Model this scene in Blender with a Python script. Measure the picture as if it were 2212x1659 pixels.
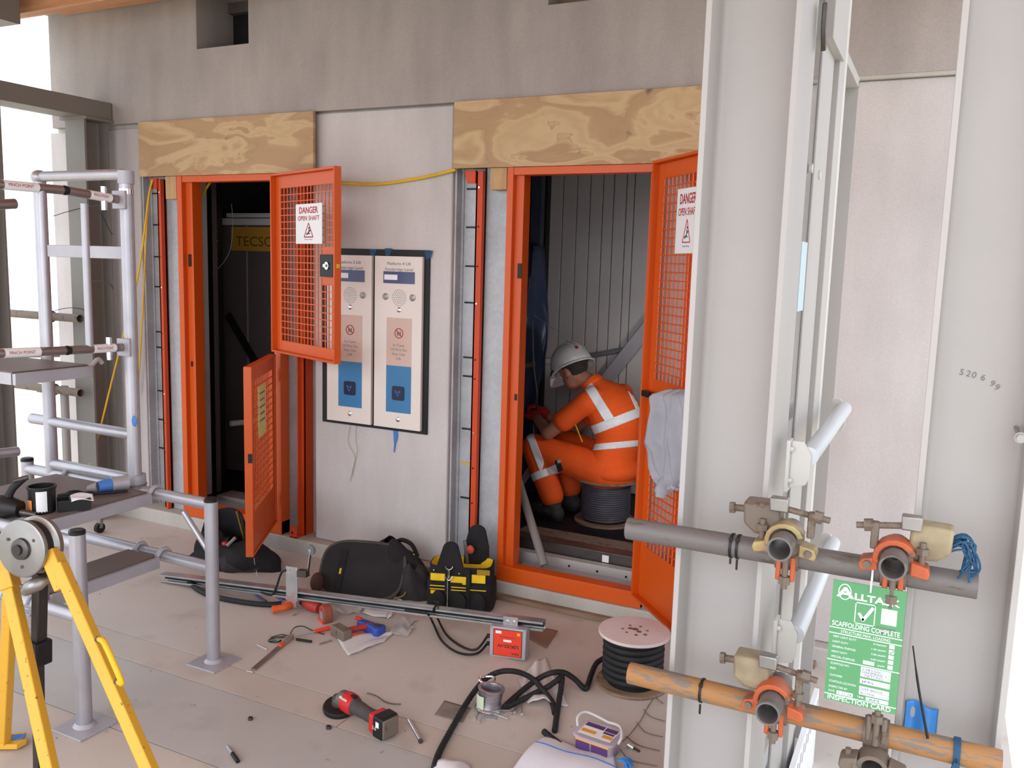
import bpy, bmesh, math, random
from mathutils import Vector, Matrix, Euler
random.seed(7)
S = bpy.context.scene
COL = S.collection
for o in list(bpy.data.objects): bpy.data.objects.remove(o)

# ------------------------------------------------------------------ camera
F_PX, IW, IH = 1875.0, 2212.0, 1659.0
YAW, PITCH, ROLL = math.radians(26.2), math.radians(7.78), math.radians(1.66)
CAM = Vector((0, 0, 1.62))
_fw = Vector((-math.sin(YAW)*math.cos(PITCH), math.cos(YAW)*math.cos(PITCH), -math.sin(PITCH)))
_rt = Vector((math.cos(YAW), math.sin(YAW), 0)); _up = _rt.cross(_fw)
C_R = _rt*math.cos(ROLL) + _up*math.sin(ROLL)
C_U = _up*math.cos(ROLL) - _rt*math.sin(ROLL)
C_F = _fw
cam = bpy.data.cameras.new('camera'); cam_o = bpy.data.objects.new('camera', cam); COL.objects.link(cam_o)
cam.sensor_width = 36; cam.lens = F_PX*36/IW; cam.clip_start = 0.05; cam.clip_end = 500
M = Matrix.Identity(4)
for i in range(3): M[i][0] = C_R[i]; M[i][1] = C_U[i]; M[i][2] = -C_F[i]; M[i][3] = CAM[i]
cam_o.matrix_world = M; S.camera = cam_o

# ------------------------------------------------------------------ world, light, exposure
w = bpy.data.worlds.new('overcast_sky'); S.world = w; w.use_nodes = True
wn = w.node_tree.nodes; bg = wn['Background']
bg.inputs[0].default_value = (0.83, 0.91, 1.0, 1); bg.inputs[1].default_value = 1.6
sun = bpy.data.lights.new('sun', 'SUN'); sun.energy = 0.8; sun.angle = math.radians(45); sun.color = (.95, .97, 1)
sun_o = bpy.data.objects.new('sun', sun); COL.objects.link(sun_o)
sun_o.rotation_euler = Vector((-0.05, 0.92, -0.33)).to_track_quat('-Z', 'Y').to_euler()
S.view_settings.view_transform = 'Standard'; S.view_settings.look = 'None'
S.view_settings.exposure = 0.50; S.view_settings.gamma = 1.0; S.view_settings.use_curve_mapping = False

# ------------------------------------------------------------------ helpers
def pix(u, v, X=None, Y=None, Z=None):
    """world point where the sight line of a measured photo point meets a real plane of the place"""
    d = C_R*((u-IW/2)/F_PX) - C_U*((v-IH/2)/F_PX) + C_F
    a, val = (0, X) if X is not None else (1, Y) if Y is not None else (2, Z)
    return CAM + d*((val-CAM[a])/d[a])

def lin(c):
    c = c/255.0
    return c/12.92 if c <= 0.04045 else ((c+0.055)/1.055)**2.4
def rgb(r, g, b): return (lin(r), lin(g), lin(b), 1)

MATS = {}
def mat(name, c, rough=.6, metal=0, var=.10, scale=6, bump=0, bscale=60, spec=.4, c2=None, stretch=(1,1,1), trans=0, alpha=1, lo=.35, hi=.65, detail=4, ior=1.45):
    if name in MATS: return MATS[name]
    m = bpy.data.materials.new(name); m.use_nodes = True; nt = m.node_tree; n = nt.nodes; l = nt.links
    b = n['Principled BSDF']
    b.inputs['Roughness'].default_value = rough; b.inputs['Metallic'].default_value = metal
    b.inputs['Specular IOR Level'].default_value = spec; b.inputs['IOR'].default_value = ior
    base = rgb(*c)
    tc = n.new('ShaderNodeTexCoord'); mp = n.new('ShaderNodeMapping'); mp.inputs['Scale'].default_value = stretch
    l.new(tc.outputs['Object'], mp.inputs['Vector'])
    if var > 0 or c2:
        nz = n.new('ShaderNodeTexNoise'); nz.inputs['Scale'].default_value = scale; nz.inputs['Detail'].default_value = detail
        l.new(mp.outputs[0], nz.inputs['Vector'])
        cr = n.new('ShaderNodeValToRGB'); cr.color_ramp.elements[0].position = lo; cr.color_ramp.elements[1].position = hi
        d = rgb(*c2) if c2 else tuple(min(1, x*(1-var)) for x in base[:3])+(1,)
        e = base if c2 else tuple(min(1, x*(1+var)) for x in base[:3])+(1,)
        cr.color_ramp.elements[0].color = d; cr.color_ramp.elements[1].color = e
        l.new(nz.outputs['Fac'], cr.inputs[0]); l.new(cr.outputs[0], b.inputs['Base Color'])
    else: b.inputs['Base Color'].default_value = base
    if bump > 0:
        nb = n.new('ShaderNodeTexNoise'); nb.inputs['Scale'].default_value = bscale; nb.inputs['Detail'].default_value = 5
        l.new(mp.outputs[0], nb.inputs['Vector'])
        bp = n.new('ShaderNodeBump'); bp.inputs['Strength'].default_value = bump; bp.inputs['Distance'].default_value = .01
        l.new(nb.outputs['Fac'], bp.inputs['Height']); l.new(bp.outputs[0], b.inputs['Normal'])
    if trans: b.inputs['Transmission Weight'].default_value = trans
    if alpha < 1: b.inputs['Alpha'].default_value = alpha
    MATS[name] = m; return m

def nodemat(name):
    m = bpy.data.materials.new(name); m.use_nodes = True; MATS[name] = m
    return m, m.node_tree.nodes, m.node_tree.links, m.node_tree.nodes['Principled BSDF']

WM = {}
def vec(p): return Vector(p)
def frame(o):
    """matrix with columns x,y,z for a direction z"""
    z = Vector(o).normalized(); a = Vector((0, 0, 1)) if abs(z.z) < .9 else Vector((1, 0, 0))
    x = a.cross(z).normalized(); y = z.cross(x); return x, y, z

class MB:
    def __init__(self): self.v = []; self.f = []; self.mi = []
    def _add(self, vs, fs):
        k = len(self.v); self.v += [tuple(p) for p in vs]; self.f += [tuple(i+k for i in q) for q in fs]; return self
    def box(self, p0, p1):
        x0, y0, z0 = [min(a, b) for a, b in zip(p0, p1)]; x1, y1, z1 = [max(a, b) for a, b in zip(p0, p1)]
        return self._add([(x0,y0,z0),(x1,y0,z0),(x1,y1,z0),(x0,y1,z0),(x0,y0,z1),(x1,y0,z1),(x1,y1,z1),(x0,y1,z1)],
            [(0,3,2,1),(4,5,6,7),(0,1,5,4),(1,2,6,5),(2,3,7,6),(3,0,4,7)])
    def obox(self, c, ax, ay, az):
        """box from centre and three half-extent vectors"""
        c, ax, ay, az = map(Vector, (c, ax, ay, az)); vs = []
        for k in (-1, 1):
            for i, j in ((-1,-1),(1,-1),(1,1),(-1,1)): vs.append(c+ax*i+ay*j+az*k)
        fs = [(0,3,2,1),(4,5,6,7),(0,1,5,4),(1,2,6,5),(2,3,7,6),(3,0,4,7)]
        if ax.cross(ay).dot(az) < 0: fs = [q[::-1] for q in fs]
        return self._add(vs, fs)
    def bar(self, p0, p1, wx, wy, up=(0,0,1)):
        """rectangular bar from p0 to p1, wx across, wy along up"""
        p0, p1 = Vector(p0), Vector(p1); z = (p1-p0).normalized(); x = Vector(up).cross(z)
        if x.length < 1e-5: x = Vector((1,0,0)).cross(z)
        x.normalize(); y = z.cross(x)
        return self.obox((p0+p1)/2, x*wx/2, y*wy/2, (p1-p0)/2)
    def cyl(self, p0, p1, r, r1=None, n=16, hollow=0):
        p0, p1 = Vector(p0), Vector(p1); r1 = r if r1 is None else r1; x, y, z = frame(p1-p0); vs = []
        cs = [(math.cos(2*math.pi*i/n), math.sin(2*math.pi*i/n)) for i in range(n)]
        for p, q in ((p0, r), (p1, r1)): vs += [p+x*(q*a)+y*(q*b) for a, b in cs]
        fs = [(i, (i+1) % n, n+(i+1) % n, n+i) for i in range(n)]
        if hollow:
            for p, q in ((p0, r-hollow), (p1, r1-hollow)): vs += [p+x*(q*a)+y*(q*b) for a, b in cs]
            fs += [(2*n+(i+1) % n, 2*n+i, 3*n+i, 3*n+(i+1) % n) for i in range(n)]
            fs += [((i+1) % n, i, 2*n+i, 2*n+(i+1) % n) for i in range(n)]
            fs += [(n+i, n+(i+1) % n, 3*n+(i+1) % n, 3*n+i) for i in range(n)]
        else: fs += [tuple(range(n))[::-1], tuple(range(n, 2*n))]
        return self._add(vs, fs)
    def tube(self, pts, r, n=8, sub=0, closed=False):
        pts = [Vector(p) for p in pts]
        if sub: pts = smooth_path(pts, sub, closed)
        m = len(pts); rs = r if isinstance(r, (list, tuple)) else None
        if rs and len(rs) != m: rs = [rs[min(len(rs)-1, int(i*(len(rs)-1)/(m-1)+.5))] for i in range(m)]
        t0 = (pts[1]-pts[0]).normalized(); x, y, _ = frame(t0); vs = []; prev = t0
        for i, p in enumerate(pts):
            t = (pts[min(i+1, m-1)]-pts[max(i-1, 0)])
            t = t.normalized() if t.length > 1e-9 else prev
            q = prev.rotation_difference(t); x = q @ x; y = q @ y; prev = t
            rr = rs[i] if rs else r
            vs += [p+x*(rr*math.cos(2*math.pi*k/n))+y*(rr*math.sin(2*math.pi*k/n)) for k in range(n)]
        fs = [(i*n+k, i*n+(k+1) % n, (i+1)*n+(k+1) % n, (i+1)*n+k) for i in range(m-1) for k in range(n)]
        fs += [tuple(range(n))[::-1], tuple(range((m-1)*n, m*n))]
        return self._add(vs, fs)
    def prism(self, poly, o, ux, uy, uz):
        """2-d polygon (counter-clockwise) in ux,uy at o, extruded by vector uz"""
        o, ux, uy, uz = map(Vector, (o, ux, uy, uz)); n = len(poly)
        vs = [o+ux*a+uy*b for a, b in poly]+[o+ux*a+uy*b+uz for a, b in poly]
        fs = [tuple(range(n))[::-1], tuple(range(n, 2*n))]+[(i, (i+1) % n, n+(i+1) % n, n+i) for i in range(n)]
        if ux.cross(uy).dot(uz) < 0: fs = [q[::-1] for q in fs]
        return self._add(vs, fs)
    def lathe(self, prof, o, ax=(0,0,1), n=24, cap=True):
        o = Vector(o); x, y, z = frame(ax); vs = []; m = len(prof)
        for r, h in prof: vs += [o+z*h+x*(r*math.cos(2*math.pi*k/n))+y*(r*math.sin(2*math.pi*k/n)) for k in range(n)]
        fs = [(i*n+k, i*n+(k+1) % n, (i+1)*n+(k+1) % n, (i+1)*n+k) for i in range(m-1) for k in range(n)]
        if cap: fs += [tuple(range(n))[::-1], tuple(range((m-1)*n, m*n))]
        return self._add(vs, fs)
    def ell(self, c, r, rot=None, nu=16, nv=10):
        c = Vector(c); R = rot if rot is not None else Matrix.Identity(3); vs = []; fs = []
        for j in range(nv+1):
            th = math.pi*j/nv
            for i in range(nu):
                ph = 2*math.pi*i/nu
                vs.append(c+R @ Vector((r[0]*math.sin(th)*math.cos(ph), r[1]*math.sin(th)*math.sin(ph), r[2]*math.cos(th))))
        for j in range(nv):
            for i in range(nu):
                fs.append((j*nu+i, (j+1)*nu+i, (j+1)*nu+(i+1) % nu, j*nu+(i+1) % nu))
        return self._add(vs, fs)
    def grid(self, fn, nu, nv, th=0):
        """surface fn(u,v), u,v in 0..1; th: thickness vector or 0"""
        vs = [Vector(fn(i/nu, j/nv)) for j in range(nv+1) for i in range(nu+1)]; q = nu+1
        fs = [(j*q+i, j*q+i+1, (j+1)*q+i+1, (j+1)*q+i) for j in range(nv) for i in range(nu)]
        return self._add(vs, fs)
    def mesh(self, name, inv=None):
        me = bpy.data.meshes.new(name)
        vs = self.v if inv is None else [tuple(inv @ Vector(p)) for p in self.v]
        me.from_pydata(vs, [], self.f); me.update(); return me
    def build(self, name, m, parent=None, bevel=0, smooth=True, local=False, seg=2, solid=0, sub=0):
        if parent is not None and not local: me = self.mesh(name, WM[parent.name].inverted())
        else: me = self.mesh(name)
        ms = m if isinstance(m, (list, tuple)) else [m]
        for k in ms: me.materials.append(MATS[k] if isinstance(k, str) else k)
        if self.mi: me.polygons.foreach_set('material_index', self.mi)
        if smooth:
            me.shade_smooth()
            me.set_sharp_from_angle(angle=math.radians(38))
        o = bpy.data.objects.new(name, me); COL.objects.link(o); WM[o.name] = Matrix.Identity(4)
        if parent is not None:
            o.parent = parent; WM[o.name] = WM[parent.name].copy()
        if solid:
            sm = o.modifiers.new('solid', 'SOLIDIFY'); sm.thickness = solid; sm.offset = 0
        if sub:
            sd = o.modifiers.new('sub', 'SUBSURF'); sd.levels = sub; sd.render_levels = sub
        if bevel:
            bm_ = o.modifiers.new('bevel', 'BEVEL'); bm_.width = bevel; bm_.segments = seg; bm_.limit_method = 'ANGLE'; bm_.angle_limit = math.radians(40)
            bm_.harden_normals = False
        return o

def smooth_path(pts, sub, closed=False):
    out = []; m = len(pts)
    for i in range(m-1):
        p0 = pts[max(i-1, 0)]; p1 = pts[i]; p2 = pts[i+1]; p3 = pts[min(i+2, m-1)]
        for k in range(sub):
            t = k/sub
            out.append(.5*((2*p1)+(p2-p0)*t+(2*p0-5*p1+4*p2-p3)*t*t+(3*p1-p0-3*p2+p3)*t**3))
    out.append(pts[-1]); return out

def tag(o, label, cat, group=None, kind=None):
    o['label'] = label; o['category'] = cat
    if group: o['group'] = group
    if kind: o['kind'] = kind
    return o
def thing(name, loc, label, cat, group=None, rot=(0,0,0)):
    o = bpy.data.objects.new(name, None); COL.objects.link(o); o.location = loc; o.rotation_euler = rot
    o.empty_display_size = .05
    WM[o.name] = Matrix.Translation(Vector(loc)) @ Euler(rot).to_matrix().to_4x4()
    return tag(o, label, cat, group)
def struct(o): o['kind'] = 'structure'; return o
def sempty(name, loc):
    o = bpy.data.objects.new(name, None); COL.objects.link(o); o.location = loc; WM[o.name] = Matrix.Translation(Vector(loc)); o['kind'] = 'structure'; return o
def copy_tree(o, parent=None):
    c = o.copy(); COL.objects.link(c); c.parent = parent; WM[c.name] = WM[o.name].copy()
    for ch in list(o.children): copy_tree(ch, c)
    return c

_font = None
def text(s, o, ux, uy, h, m, parent, width=None, align='L', name='lettering', th=.0006, bold=0):
    """flat lettering: baseline start (or centre) at o, ux right, uy up, cap height h, squeezed to width"""
    cu = bpy.data.curves.new('t', 'FONT'); cu.body = s; cu.size = 1; cu.offset = bold
    cu.resolution_u = 3; cu.extrude = 0
    ob = bpy.data.objects.new('t', cu)
    me = bpy.data.meshes.new_from_object(ob)
    bpy.data.objects.remove(ob); bpy.data.curves.remove(cu)
    xs = [v.co.x for v in me.vertices]
    if not xs: return None
    x0, x1 = min(xs), max(xs); sc = h/.70
    sx = width/(x1-x0) if width else sc
    off = {'L': x0, 'C': (x0+x1)/2, 'R': x1}[align]
    o, ux, uy = Vector(o), Vector(ux).normalized(), Vector(uy).normalized(); uz = ux.cross(uy)
    inv = WM[parent.name].inverted()
    for v in me.vertices:
        v.co = inv @ (o+ux*((v.co.x-off)*sx)+uy*(v.co.y*sc)+uz*th)
    me.materials.append(MATS[m]); me.name = name
    ob = bpy.data.objects.new(name, me); COL.objects.link(ob); ob.parent = parent; WM[ob.name] = WM[parent.name].copy()
    return ob

# ------------------------------------------------------------------ materials
def concrete(name, c, streak=.11):
    m, n, l, b = nodemat(name); b.inputs['Roughness'].default_value = .85; b.inputs['Specular IOR Level'].default_value = .25
    tc = n.new('ShaderNodeTexCoord')
    def noise(sc, st, det=5):
        mp = n.new('ShaderNodeMapping'); mp.inputs['Scale'].default_value = st; l.new(tc.outputs['Object'], mp.inputs[0])
        q = n.new('ShaderNodeTexNoise'); q.inputs['Scale'].default_value = sc; q.inputs['Detail'].default_value = det; l.new(mp.outputs[0], q.inputs[0]); return q
    a = noise(1.6, (1,1,1), 6); s = noise(5, (1.6,1.6,.35), 5); g = noise(140, (1,1,1), 2)
    def ramp(src, lo, hi, v0, v1):
        r = n.new('ShaderNodeMapRange'); r.inputs[1].default_value = lo; r.inputs[2].default_value = hi; r.inputs[3].default_value = v0; r.inputs[4].default_value = v1
        l.new(src.outputs['Fac'], r.inputs[0]); return r
    r1 = ramp(a, .3, .7, .88, 1.08); r2 = ramp(s, .35, .7, 1.04, 1-streak); r3 = ramp(g, .3, .7, .95, 1.05)
    def mul(x, y):
        q = n.new('ShaderNodeMath'); q.operation = 'MULTIPLY'; l.new(x.outputs[0], q.inputs[0]); l.new(y.outputs[0], q.inputs[1]); return q
    k = mul(mul(r1, r2), r3)
    sc = n.new('ShaderNodeVectorMath'); sc.operation = 'SCALE'; sc.inputs[0].default_value = rgb(*c)[:3]; l.new(k.outputs[0], sc.inputs['Scale'])
    l.new(sc.outputs[0], b.inputs['Base Color'])
    bp = n.new('ShaderNodeBump'); bp.inputs['Strength'].default_value = .12; bp.inputs['Distance'].default_value = .004
    l.new(a.outputs['Fac'], bp.inputs['Height']); l.new(bp.outputs[0], b.inputs['Normal'])
concrete('concrete', (166, 157, 152)); concrete('concrete_light', (196, 188, 186), .07); concrete('concrete_kerb', (182, 176, 168), .08)

def plywood():
    m, n, l, b = nodemat('plywood'); b.inputs['Roughness'].default_value = .62
    tc = n.new('ShaderNodeTexCoord'); mp = n.new('ShaderNodeMapping'); mp.inputs['Scale'].default_value = (1.3, 1, 3.6); l.new(tc.outputs['Object'], mp.inputs[0])
    q = n.new('ShaderNodeTexNoise'); q.inputs['Scale'].default_value = 1.5; q.inputs['Detail'].default_value = 4; q.inputs['Roughness'].default_value = .45; q.inputs['Distortion'].default_value = .5; l.new(mp.outputs[0], q.inputs[0])
    mu = n.new('ShaderNodeMath'); mu.operation = 'MULTIPLY'; mu.inputs[1].default_value = 5.2; l.new(q.outputs['Fac'], mu.inputs[0])
    fr = n.new('ShaderNodeMath'); fr.operation = 'FRACT'; l.new(mu.outputs[0], fr.inputs[0])
    cr = n.new('ShaderNodeValToRGB'); e = cr.color_ramp.elements
    e[0].position = 0; e[0].color = rgb(196, 166, 126); e[1].position = 1; e[1].color = rgb(170, 136, 98)
    for p, c in ((.40, (194, 163, 122)), (.5, (180, 147, 108)), (.90, (168, 134, 97)), (.97, (190, 159, 119))):
        k = cr.color_ramp.elements.new(p); k.color = rgb(*c)
    l.new(fr.outputs[0], cr.inputs[0])
    m3 = n.new('ShaderNodeMath'); m3.operation = 'MULTIPLY'; m3.inputs[1].default_value = 26.0; l.new(q.outputs['Fac'], m3.inputs[0])
    pp = n.new('ShaderNodeMath'); pp.operation = 'PINGPONG'; pp.inputs[1].default_value = 1.0; l.new(m3.outputs[0], pp.inputs[0])
    r3 = n.new('ShaderNodeMapRange'); r3.inputs[3].default_value = .0; r3.inputs[4].default_value = .28; l.new(pp.outputs[0], r3.inputs[0])
    mg = n.new('ShaderNodeMixRGB'); mg.inputs[2].default_value = rgb(160, 124, 86); l.new(r3.outputs[0], mg.inputs[0]); l.new(cr.outputs[0], mg.inputs[1])
    # dark mould specks near the board
    q2 = n.new('ShaderNodeTexNoise'); q2.inputs['Scale'].default_value = 9; q2.inputs['Detail'].default_value = 8; l.new(tc.outputs['Object'], q2.inputs[0])
    r2 = n.new('ShaderNodeMapRange'); r2.inputs[1].default_value = .66; r2.inputs[2].default_value = .74; l.new(q2.outputs['Fac'], r2.inputs[0])
    mx = n.new('ShaderNodeMixRGB'); mx.inputs[2].default_value = rgb(110, 88, 66); l.new(r2.outputs[0], mx.inputs[0]); l.new(mg.outputs[0], mx.inputs[1])
    l.new(mx.outputs[0], b.inputs['Base Color'])
plywood()

def floor_mat(name, c, c2):
    m, n, l, b = nodemat(name); b.inputs['Roughness'].default_value = .55; b.inputs['Specular IOR Level'].default_value = .35
    tc = n.new('ShaderNodeTexCoord')
    def nz(sc, det, st=(1,1,1)):
        mp = n.new('ShaderNodeMapping'); mp.inputs['Scale'].default_value = st; l.new(tc.outputs['Object'], mp.inputs[0])
        q = n.new('ShaderNodeTexNoise'); q.inputs['Scale'].default_value = sc; q.inputs['Detail'].default_value = det; l.new(mp.outputs[0], q.inputs[0]); return q
    a = nz(1.1, 5); cr = n.new('ShaderNodeValToRGB'); cr.color_ramp.elements[0].position = .36; cr.color_ramp.elements[1].position = .64
    cr.color_ramp.elements[0].color = rgb(*c2); cr.color_ramp.elements[1].color = rgb(*c); l.new(a.outputs['Fac'], cr.inputs[0])
    d = nz(4.5, 8); r = n.new('ShaderNodeMapRange'); r.inputs[1].default_value = .56; r.inputs[2].default_value = .78; r.inputs[4].default_value = .38; l.new(d.outputs['Fac'], r.inputs[0])
    mx = n.new('ShaderNodeMixRGB'); mx.inputs[2].default_value = rgb(112, 94, 82); l.new(r.outputs[0], mx.inputs[0]); l.new(cr.outputs[0], mx.inputs[1])
    s = nz(26, 3); r2 = n.new('ShaderNodeMapRange'); r2.inputs[1].default_value = .70; r2.inputs[2].default_value = .76; r2.inputs[4].default_value = .7; l.new(s.outputs['Fac'], r2.inputs[0])
    mx2 = n.new('ShaderNodeMixRGB'); mx2.inputs[2].default_value = rgb(96, 82, 74); l.new(r2.outputs[0], mx2.inputs[0]); l.new(mx.outputs[0], mx2.inputs[1])
    l.new(mx2.outputs[0], b.inputs['Base Color'])
    g = nz(90, 3); bp = n.new('ShaderNodeBump'); bp.inputs['Strength'].default_value = .08; bp.inputs['Distance'].default_value = .004
    l.new(g.outputs['Fac'], bp.inputs['Height']); l.new(bp.outputs[0], b.inputs['Normal'])
floor_mat('floor_beige', (200, 190, 182), (188, 177, 169)); floor_mat('floor_grey', (186, 180, 176), (174, 168, 164)); floor_mat('floor_brown', (198, 185, 175), (184, 171, 161))

def galv():
    m, n, l, b = nodemat('galvanised'); b.inputs['Roughness'].default_value = .5; b.inputs['Metallic'].default_value = .35
    tc = n.new('ShaderNodeTexCoord'); v = n.new('ShaderNodeTexVoronoi'); v.inputs['Scale'].default_value = 55; l.new(tc.outputs['Object'], v.inputs[0])
    q = n.new('ShaderNodeTexNoise'); q.inputs['Scale'].default_value = 4; q.inputs['Detail'].default_value = 6; l.new(tc.outputs['Object'], q.inputs[0])
    mx = n.new('ShaderNodeMixRGB'); mx.inputs[0].default_value = .15; l.new(q.outputs['Fac'], mx.inputs[1]); l.new(v.outputs['Color'], mx.inputs[2])
    cr = n.new('ShaderNodeValToRGB'); cr.color_ramp.elements[0].position = .3; cr.color_ramp.elements[1].position = .7
    cr.color_ramp.elements[0].color = rgb(158, 160, 164); cr.color_ramp.elements[1].color = rgb(188, 190, 193)
    l.new(mx.outputs[0], cr.inputs[0]); l.new(cr.outputs[0], b.inputs['Base Color'])
galv()

def worn_paint(name, paint, under, amount=.5, scale=18, stretch=(1,1,1), rough=.5, metal_under=0):
    m, n, l, b = nodemat(name); b.inputs['Roughness'].default_value = rough
    tc = n.new('ShaderNodeTexCoord'); mp = n.new('ShaderNodeMapping'); mp.inputs['Scale'].default_value = stretch; l.new(tc.outputs['Object'], mp.inputs[0])
    q = n.new('ShaderNodeTexNoise'); q.inputs['Scale'].default_value = scale; q.inputs['Detail'].default_value = 8; q.inputs['Roughness'].default_value = .65; l.new(mp.outputs[0], q.inputs[0])
    r = n.new('ShaderNodeMapRange'); r.inputs[1].default_value = amount; r.inputs[2].default_value = amount+.06; l.new(q.outputs['Fac'], r.inputs[0])
    mx = n.new('ShaderNodeMixRGB'); mx.inputs[1].default_value = rgb(*paint); mx.inputs[2].default_value = rgb(*under); l.new(r.outputs[0], mx.inputs[0]); l.new(mx.outputs[0], b.inputs['Base Color'])
worn_paint('yellow_worn', (222, 166, 44), (104, 72, 38), .625, 52)
worn_paint('orange_tube', (160, 112, 66), (118, 106, 96), .49, 12, (1, 6, 6), .65)
worn_paint('orange_coupler', (184, 86, 46), (112, 84, 66), .55, 30)
worn_paint('rust_steel', (112, 98, 86), (90, 68, 52), .55, 22, (1,1,1), .6)
worn_paint('tube_steel', (106, 99, 97), (92, 80, 72), .56, 10, (1, 5, 5), .5)
worn_paint('orange_paint', (206, 82, 12), (196, 104, 50), .75, 14, (1,1,1), .38)
worn_paint('platform_ply', (112, 98, 92), (150, 140, 132), .64, 7, (1,1,1), .6)
worn_paint('blackened', (40, 34, 30), (84, 66, 48), .62, 16)

mat('cream_paint', (176, 170, 167), .42, var=.03, scale=3, bump=.05, bscale=220)
mat('cream_bright', (204, 199, 193), .35, var=.02)
mat('portal_steel', (126, 121, 115), .5, var=.06, scale=3)
mat('timber', (214, 160, 118), .6, c2=(186, 128, 88), scale=3, stretch=(1, 9, 9), lo=.3, hi=.7)
mat('timber_pale', (196, 160, 116), .65, c2=(176, 138, 96), scale=6, stretch=(8, 8, 1), lo=.3, hi=.7)
mat('timber_dirty', (150, 126, 104), .7, c2=(122, 100, 82), scale=6, stretch=(1, 8, 8))
mat('orange_dark', (200, 70, 24), .4, var=.06, scale=5)
mat('black', (26, 25, 26), .45, var=.1); mat('black_rubber', (34, 33, 34), .65, var=.12, scale=20)
mat('black_fabric', (29, 27, 29), .85, var=.2, scale=14, bump=.25, bscale=300)
mat('grey_fabric_dark', (48, 45, 46), .85, var=.2, scale=14, bump=.2, bscale=300)
mat('yellow_fabric', (226, 186, 24), .75, var=.1, scale=12)
mat('yellow_cord', (222, 176, 40), .5, var=.08)
mat('aluminium', (178, 175, 181), .38, .6, var=.06, scale=9, bump=.03, bscale=90)
mat('aluminium_dull', (176, 173, 179), .5, .35, var=.07, scale=7)
mat('chrome', (225, 225, 228), .14, 1, var=0)
mat('steel_dark', (92, 86, 82), .4, .7, var=.15, scale=12)
mat('steel_mid', (150, 146, 142), .38, .8, var=.12, scale=12)
mat('white', (236, 234, 236), .45, var=.02); mat('white_matte', (232, 230, 234), .8, var=.03)
mat('panel_white', (226, 214, 206), .32, var=.015)
mat('print_red', (176, 40, 44), .5, var=0); mat('print_black', (42, 40, 44), .5, var=0); mat('print_grey', (120, 116, 122), .5, var=0)
mat('blue_panel', (64, 122, 168), .3, var=.02); mat('pink_film', (206, 176, 162), .25, .0, var=.03); mat('display_blue', (84, 92, 126), .25, var=.03)
mat('white_print', (240, 242, 240), .5, var=0); mat('tag_green', (92, 152, 104), .4, var=.03)
mat('ink_blue', (70, 70, 130), .5, var=0); mat('pencil', (120, 122, 116), .6, var=0)
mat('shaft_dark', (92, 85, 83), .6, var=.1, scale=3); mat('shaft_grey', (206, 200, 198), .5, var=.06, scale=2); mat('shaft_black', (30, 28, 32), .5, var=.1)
mat('sign_yellow', (196, 146, 56), .5, var=.05); mat('sign_letters', (96, 74, 30), .5, var=0)
mat('blue_sheet', (66, 78, 108), .3, var=.15, scale=4); mat('blue_tape', (70, 120, 190), .5, var=.1); mat('blue_twine', (38, 76, 108), .7, var=.15, scale=40)
mat('pvc_grey', (130, 124, 120), .45, var=.05); mat('pvc_white', (210, 206, 206), .35, var=.03)
mat('glass', (235, 245, 242), .02, var=0, trans=1.0, ior=1.45, spec=.5)
mat('zinc', (190, 190, 190), .35, .8, var=.08, scale=20)
def pixp(u, v, p, nrm):
    d = C_R*((u-IW/2)/F_PX) - C_U*((v-IH/2)/F_PX) + C_F
    p, nrm = Vector(p), Vector(nrm); return CAM + d*((p-CAM).dot(nrm)/d.dot(nrm))

# ================================================================== SETTING
YW = 3.72            # face of the lower wall panels
YU = 3.69            # face of the upper wall panel
# floor sheets
fl = sempty('floor', (-2, 2, 0))
rows = [(3.66, 2.469, 'floor_beige'), (2.463, 2.303, 'floor_brown'), (2.297, 1.923, 'floor_grey'), (1.917, 1.20, 'floor_brown'), (1.194, -.02, 'floor_beige'), (-.026, -1.6, 'floor_brown')]
for ri, (y1, y0, m) in enumerate(rows):
    xs = [-5.1, .34] if ri in (0, 2) else [-5.1, (-2.19, -1.78)[ri % 2], .34]
    for a, b_ in zip(xs[:-1], xs[1:]):
        MB().box((a+.002, y0, -.02), (b_-.002, y1, 0)).build('floor_board', m, fl)
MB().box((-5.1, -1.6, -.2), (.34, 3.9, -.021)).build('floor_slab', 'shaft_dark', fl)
# kerb and timber fillet under the wall
MB().box((-5.1, 3.655, -.02), (.34, 3.97, .082)).build('kerb', 'concrete_kerb', fl, bevel=.006)
MB().box((-1.86, 3.622, 0), (-.35, 3.654, .026)).build('timber_fillet', 'timber_dirty', fl, bevel=.002)

wb = sempty('wall_back', (-2.6, 3.8, 0))
def panel(x0, x1, z0, z1, y0, m, y1=3.93, bevel=.007): return MB().box((x0, y0, z0), (x1, y1, z1)).build('concrete_panel', m, wb, bevel=bevel)
panel(-3.022, -2.183, .083, 2.374, YW, 'concrete_light')
panel(-5.12, -4.335, .083, 2.36, YW+.01, 'concrete_light')
panel(-.86, .235, .083, 2.366, YW, 'concrete_light')
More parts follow.
